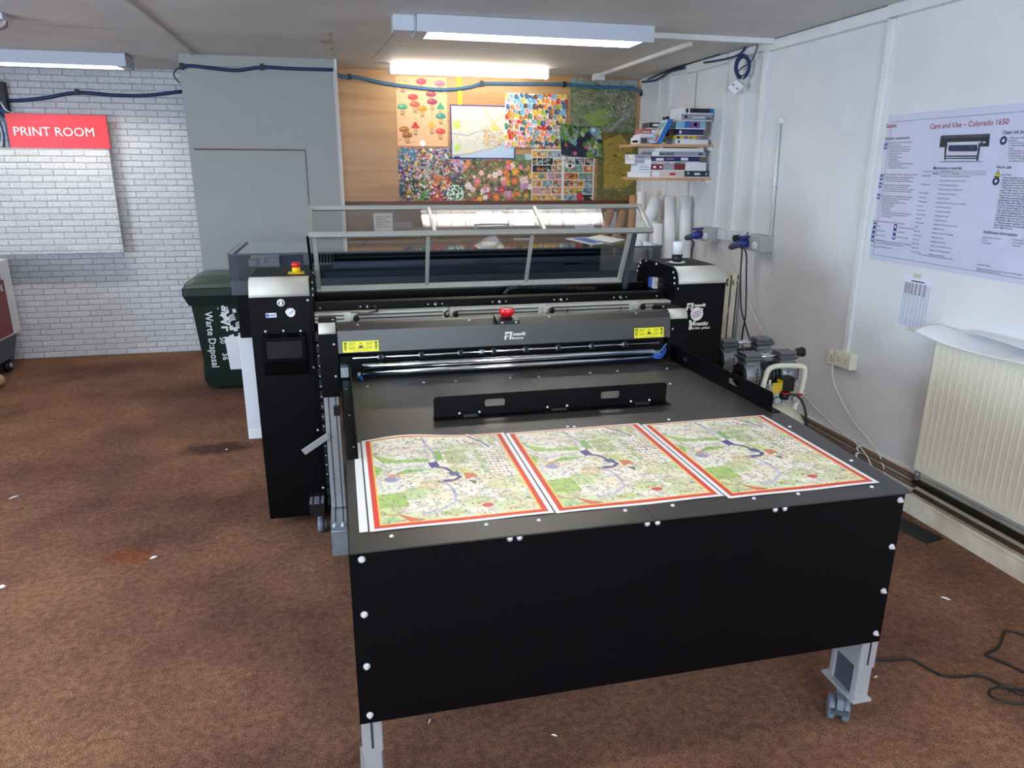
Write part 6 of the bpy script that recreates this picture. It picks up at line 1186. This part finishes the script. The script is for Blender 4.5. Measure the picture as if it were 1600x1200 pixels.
b = MB(); b.lathe([(.017, 0), (.017, .012), (.014, .014)], (2.015, 2.96, .525), (0, -1, 0), 20, m_zinc); b.lathe([(.014, .0142), (.014, .0145)], (2.015, 2.96, .525), (0, -1, 0), 20, m_grey_box); b.build('pressure_gauge', None, t)
b = MB(); b.lathe([(.018, 0), (.018, .014), (.015, .016)], (2.115, 2.965, .525), (.3, -1, .2), 20, m_zinc); b.lathe([(.014, .0162), (.014, .0165)], (2.115, 2.965, .525), (.3, -1, .2), 20, m_grey_box); b.build('pressure_gauge', None, t)
b = MB(); b.tube([(2.07, 2.98, .545), (2.12, 2.95, .545), (2.15, 2.93, .50), (2.14, 2.88, .43), (2.05, 2.75, .35), (1.9, 2.7, .3), (1.6, 2.8, .3)], .006, 8, m_blackpl); b.build('air_hose', m_blackpl, t)
b = MB(); b.lathe([(.005, 0), (.005, .035)], (2.09, 2.97, .535), (1, -.2, .2), 8, m_zinc); b.box(2.125, 2.15, 2.95, 2.96, .54, .552, m_inkred); b.build('outlet_tap', None, t)
b = MB(); b.lathe([(.006, 0), (.006, .12)], (1.99, 2.99, .50), n=8, m=m_cream); b.tube([(1.96, 3.0, .50), (2.0, 2.97, .46), (2.04, 3.0, .45)], .004, 6, m_inkgrey); b.build('copper_line', None, t)

MB().tube(PLUG, .005, 8, m_blackpl).build('power_cord', m_blackpl, t); MB().tube(CORD2, .005, 8, m_blackpl).build('power_cord', m_blackpl, t)
MB().lathe([(.020, 0), (.024, .010), (.022, .035), (.012, .042)], (XR-.031, 4.455, 1.155), (-1, 0, 0), 16, m_blackpl).build('mains_plug', m_blackpl, t)

# ================================================================== FLOOR THINGS
zq = lambda px, py, z=.0: Vector(at(px, py, 'Z', z))
t = thing('cable_ramp', 'black rubber cable cover strip lying on the carpet beside the table', 'cable cover', zq(1440, 840))
A_ = zq(1452, 848); d = (zq(1400, 800)-zq(1460, 846)).normalized(); d = Vector((-.18, .98, 0)).normalized(); n_ = Vector((d.y, -d.x, 0)); L = .75
prof = [(-.06, 0), (-.035, .016), (.035, .016), (.06, 0)]
b = MB(); c_ = Vector((2.525, 2.40, 0)); vs_ = [c_+n_*a+Vector((0, 0, z)) for a, z in prof]+[c_+d*L+n_*a+Vector((0, 0, z)) for a, z in prof]
b.add(vs_, [(0, 1, 2, 3), (7, 6, 5, 4), (0, 4, 5, 1), (1, 5, 6, 2), (2, 6, 7, 3), (3, 7, 4, 0)], m_rub)
b.build('ramp_body', m_rub, t); MB().cyl(c_-d*.001+Vector((0, 0, .008))+n_*.012, c_-d*.0025+Vector((0, 0, .008))+n_*.012, .005, 12, m_ink).build('channel_hole', m_ink, t)
cpts = [(1300, 1010), (1340, 1030), (1372, 1033), (1395, 1033), (1418, 1031), (1432, 1036), (1450, 1047), (1472, 1057), (1490, 1059), (1525, 1057), (1545, 1062), (1570, 1076), (1600, 1087), (1640, 1086)]
b = MB(); b.tube([zq(x, y)+Vector((0, 0, .0045)) for x, y in cpts], .0042, 8, m_blackpl, 5); tag(b.build('floor_cable'), 'black cable snaking over the carpet from behind the table castor', 'cable')
b = MB(); b.tube([zq(x, y)+Vector((0, 0, .0045)) for x, y in [(1650, 1012), (1620, 1000), (1600, 994), (1575, 987), (1568, 990), (1565, 1002), (1558, 1014), (1543, 1022), (1541, 1026), (1570, 1038), (1600, 1052), (1650, 1075)]], .0042, 8, m_blackpl, 5); tag(b.build('floor_cable'), 'black cable with a sharp bend on the carpet at the right edge', 'cable')
b = MB(); b.tube([zq(x, y)+Vector((0, 0, .0135)) for x, y in [(1660, 1080), (1600, 1082), (1565, 1079), (1548, 1082), (1545, 1090), (1556, 1098), (1580, 1104), (1610, 1106), (1660, 1106)]], .0042, 8, m_blackpl, 5); tag(b.build('floor_cable'), 'loop of black cable on the carpet at the lower right edge', 'cable')
def scrap(px, py, L, w_, a, lab, m=m_paper):
    c_ = zq(px, py); u = Vector((math.cos(a), math.sin(a), 0)); v = Vector((-u.y, u.x, 0)); n = 6; b = MB(); top = []
    for i in range(n): k = i/(n-1); top.append(c_+u*(k-.5)*L+v*w_*(.5-2*(k-.5)**2)+Vector((0, 0, .003+.004*math.sin(k*3))))
    bot = [c_+u*(i/(n-1)-.5)*L-v*w_*(.5-1.6*(i/(n-1)-.5)**2)+Vector((0, 0, .002)) for i in range(n)]
    b.add(top+bot, [(i, i+1, n+i+1, n+i) for i in range(n-1)], m); o = b.build('paper_scrap', m); so = o.modifiers.new('thickness', 'SOLIDIFY'); so.thickness = .001; tag(o, lab, 'scrap')
scrap(240, 872, .030, .012, .6, 'white paper scrap on the carpet left of the cutting machine'); scrap(21, 778, .05, .004, .8, 'thin white paper sliver on the carpet near the left edge'); scrap(1477, 936, .035, .004, -.9, 'pale paper sliver on the carpet below the cable cover'); scrap(3, 918, .025, .02, .3, 'torn white paper piece at the left edge of the carpet'); scrap(1368, 1059, .016, .004, .2, 'small pale scrap on the carpet right of the table castor', m_kraftlt)
scrap(671, 1128, .020, .0012, 1.1, 'tiny white thread on the carpet under the table'); scrap(866, 1150, .018, .0012, -.6, 'tiny curled white thread on the carpet in front of the table')
scrap(354, 703, .014, .003, .2, 'tiny white scrap on the dark carpet stain')

# ------------------------------------------------------------------ tidy: origins of single-mesh things go to their base
bpy.context.view_layer.update()
for o in list(COL.objects):
    if o.type == 'MESH' and o.parent is None and o.data.users == 1 and o.location.length < 1e-9 and not any(s in o.name for s in ('wall', 'floor', 'ceiling')):
        n = len(o.data.vertices); a = np.empty(n*3, np.float32); o.data.vertices.foreach_get('co', a); a = a.reshape(-1, 3)
        c = Vector([float(q) for q in ((a[:, 0].min()+a[:, 0].max())/2, (a[:, 1].min()+a[:, 1].max())/2, a[:, 2].min())])
        a -= np.array(c, np.float32); o.data.vertices.foreach_set('co', a.ravel()); o.data.update(); o.location = c
        for ch in o.children: ch.matrix_parent_inverse = Matrix.Translation(-c)
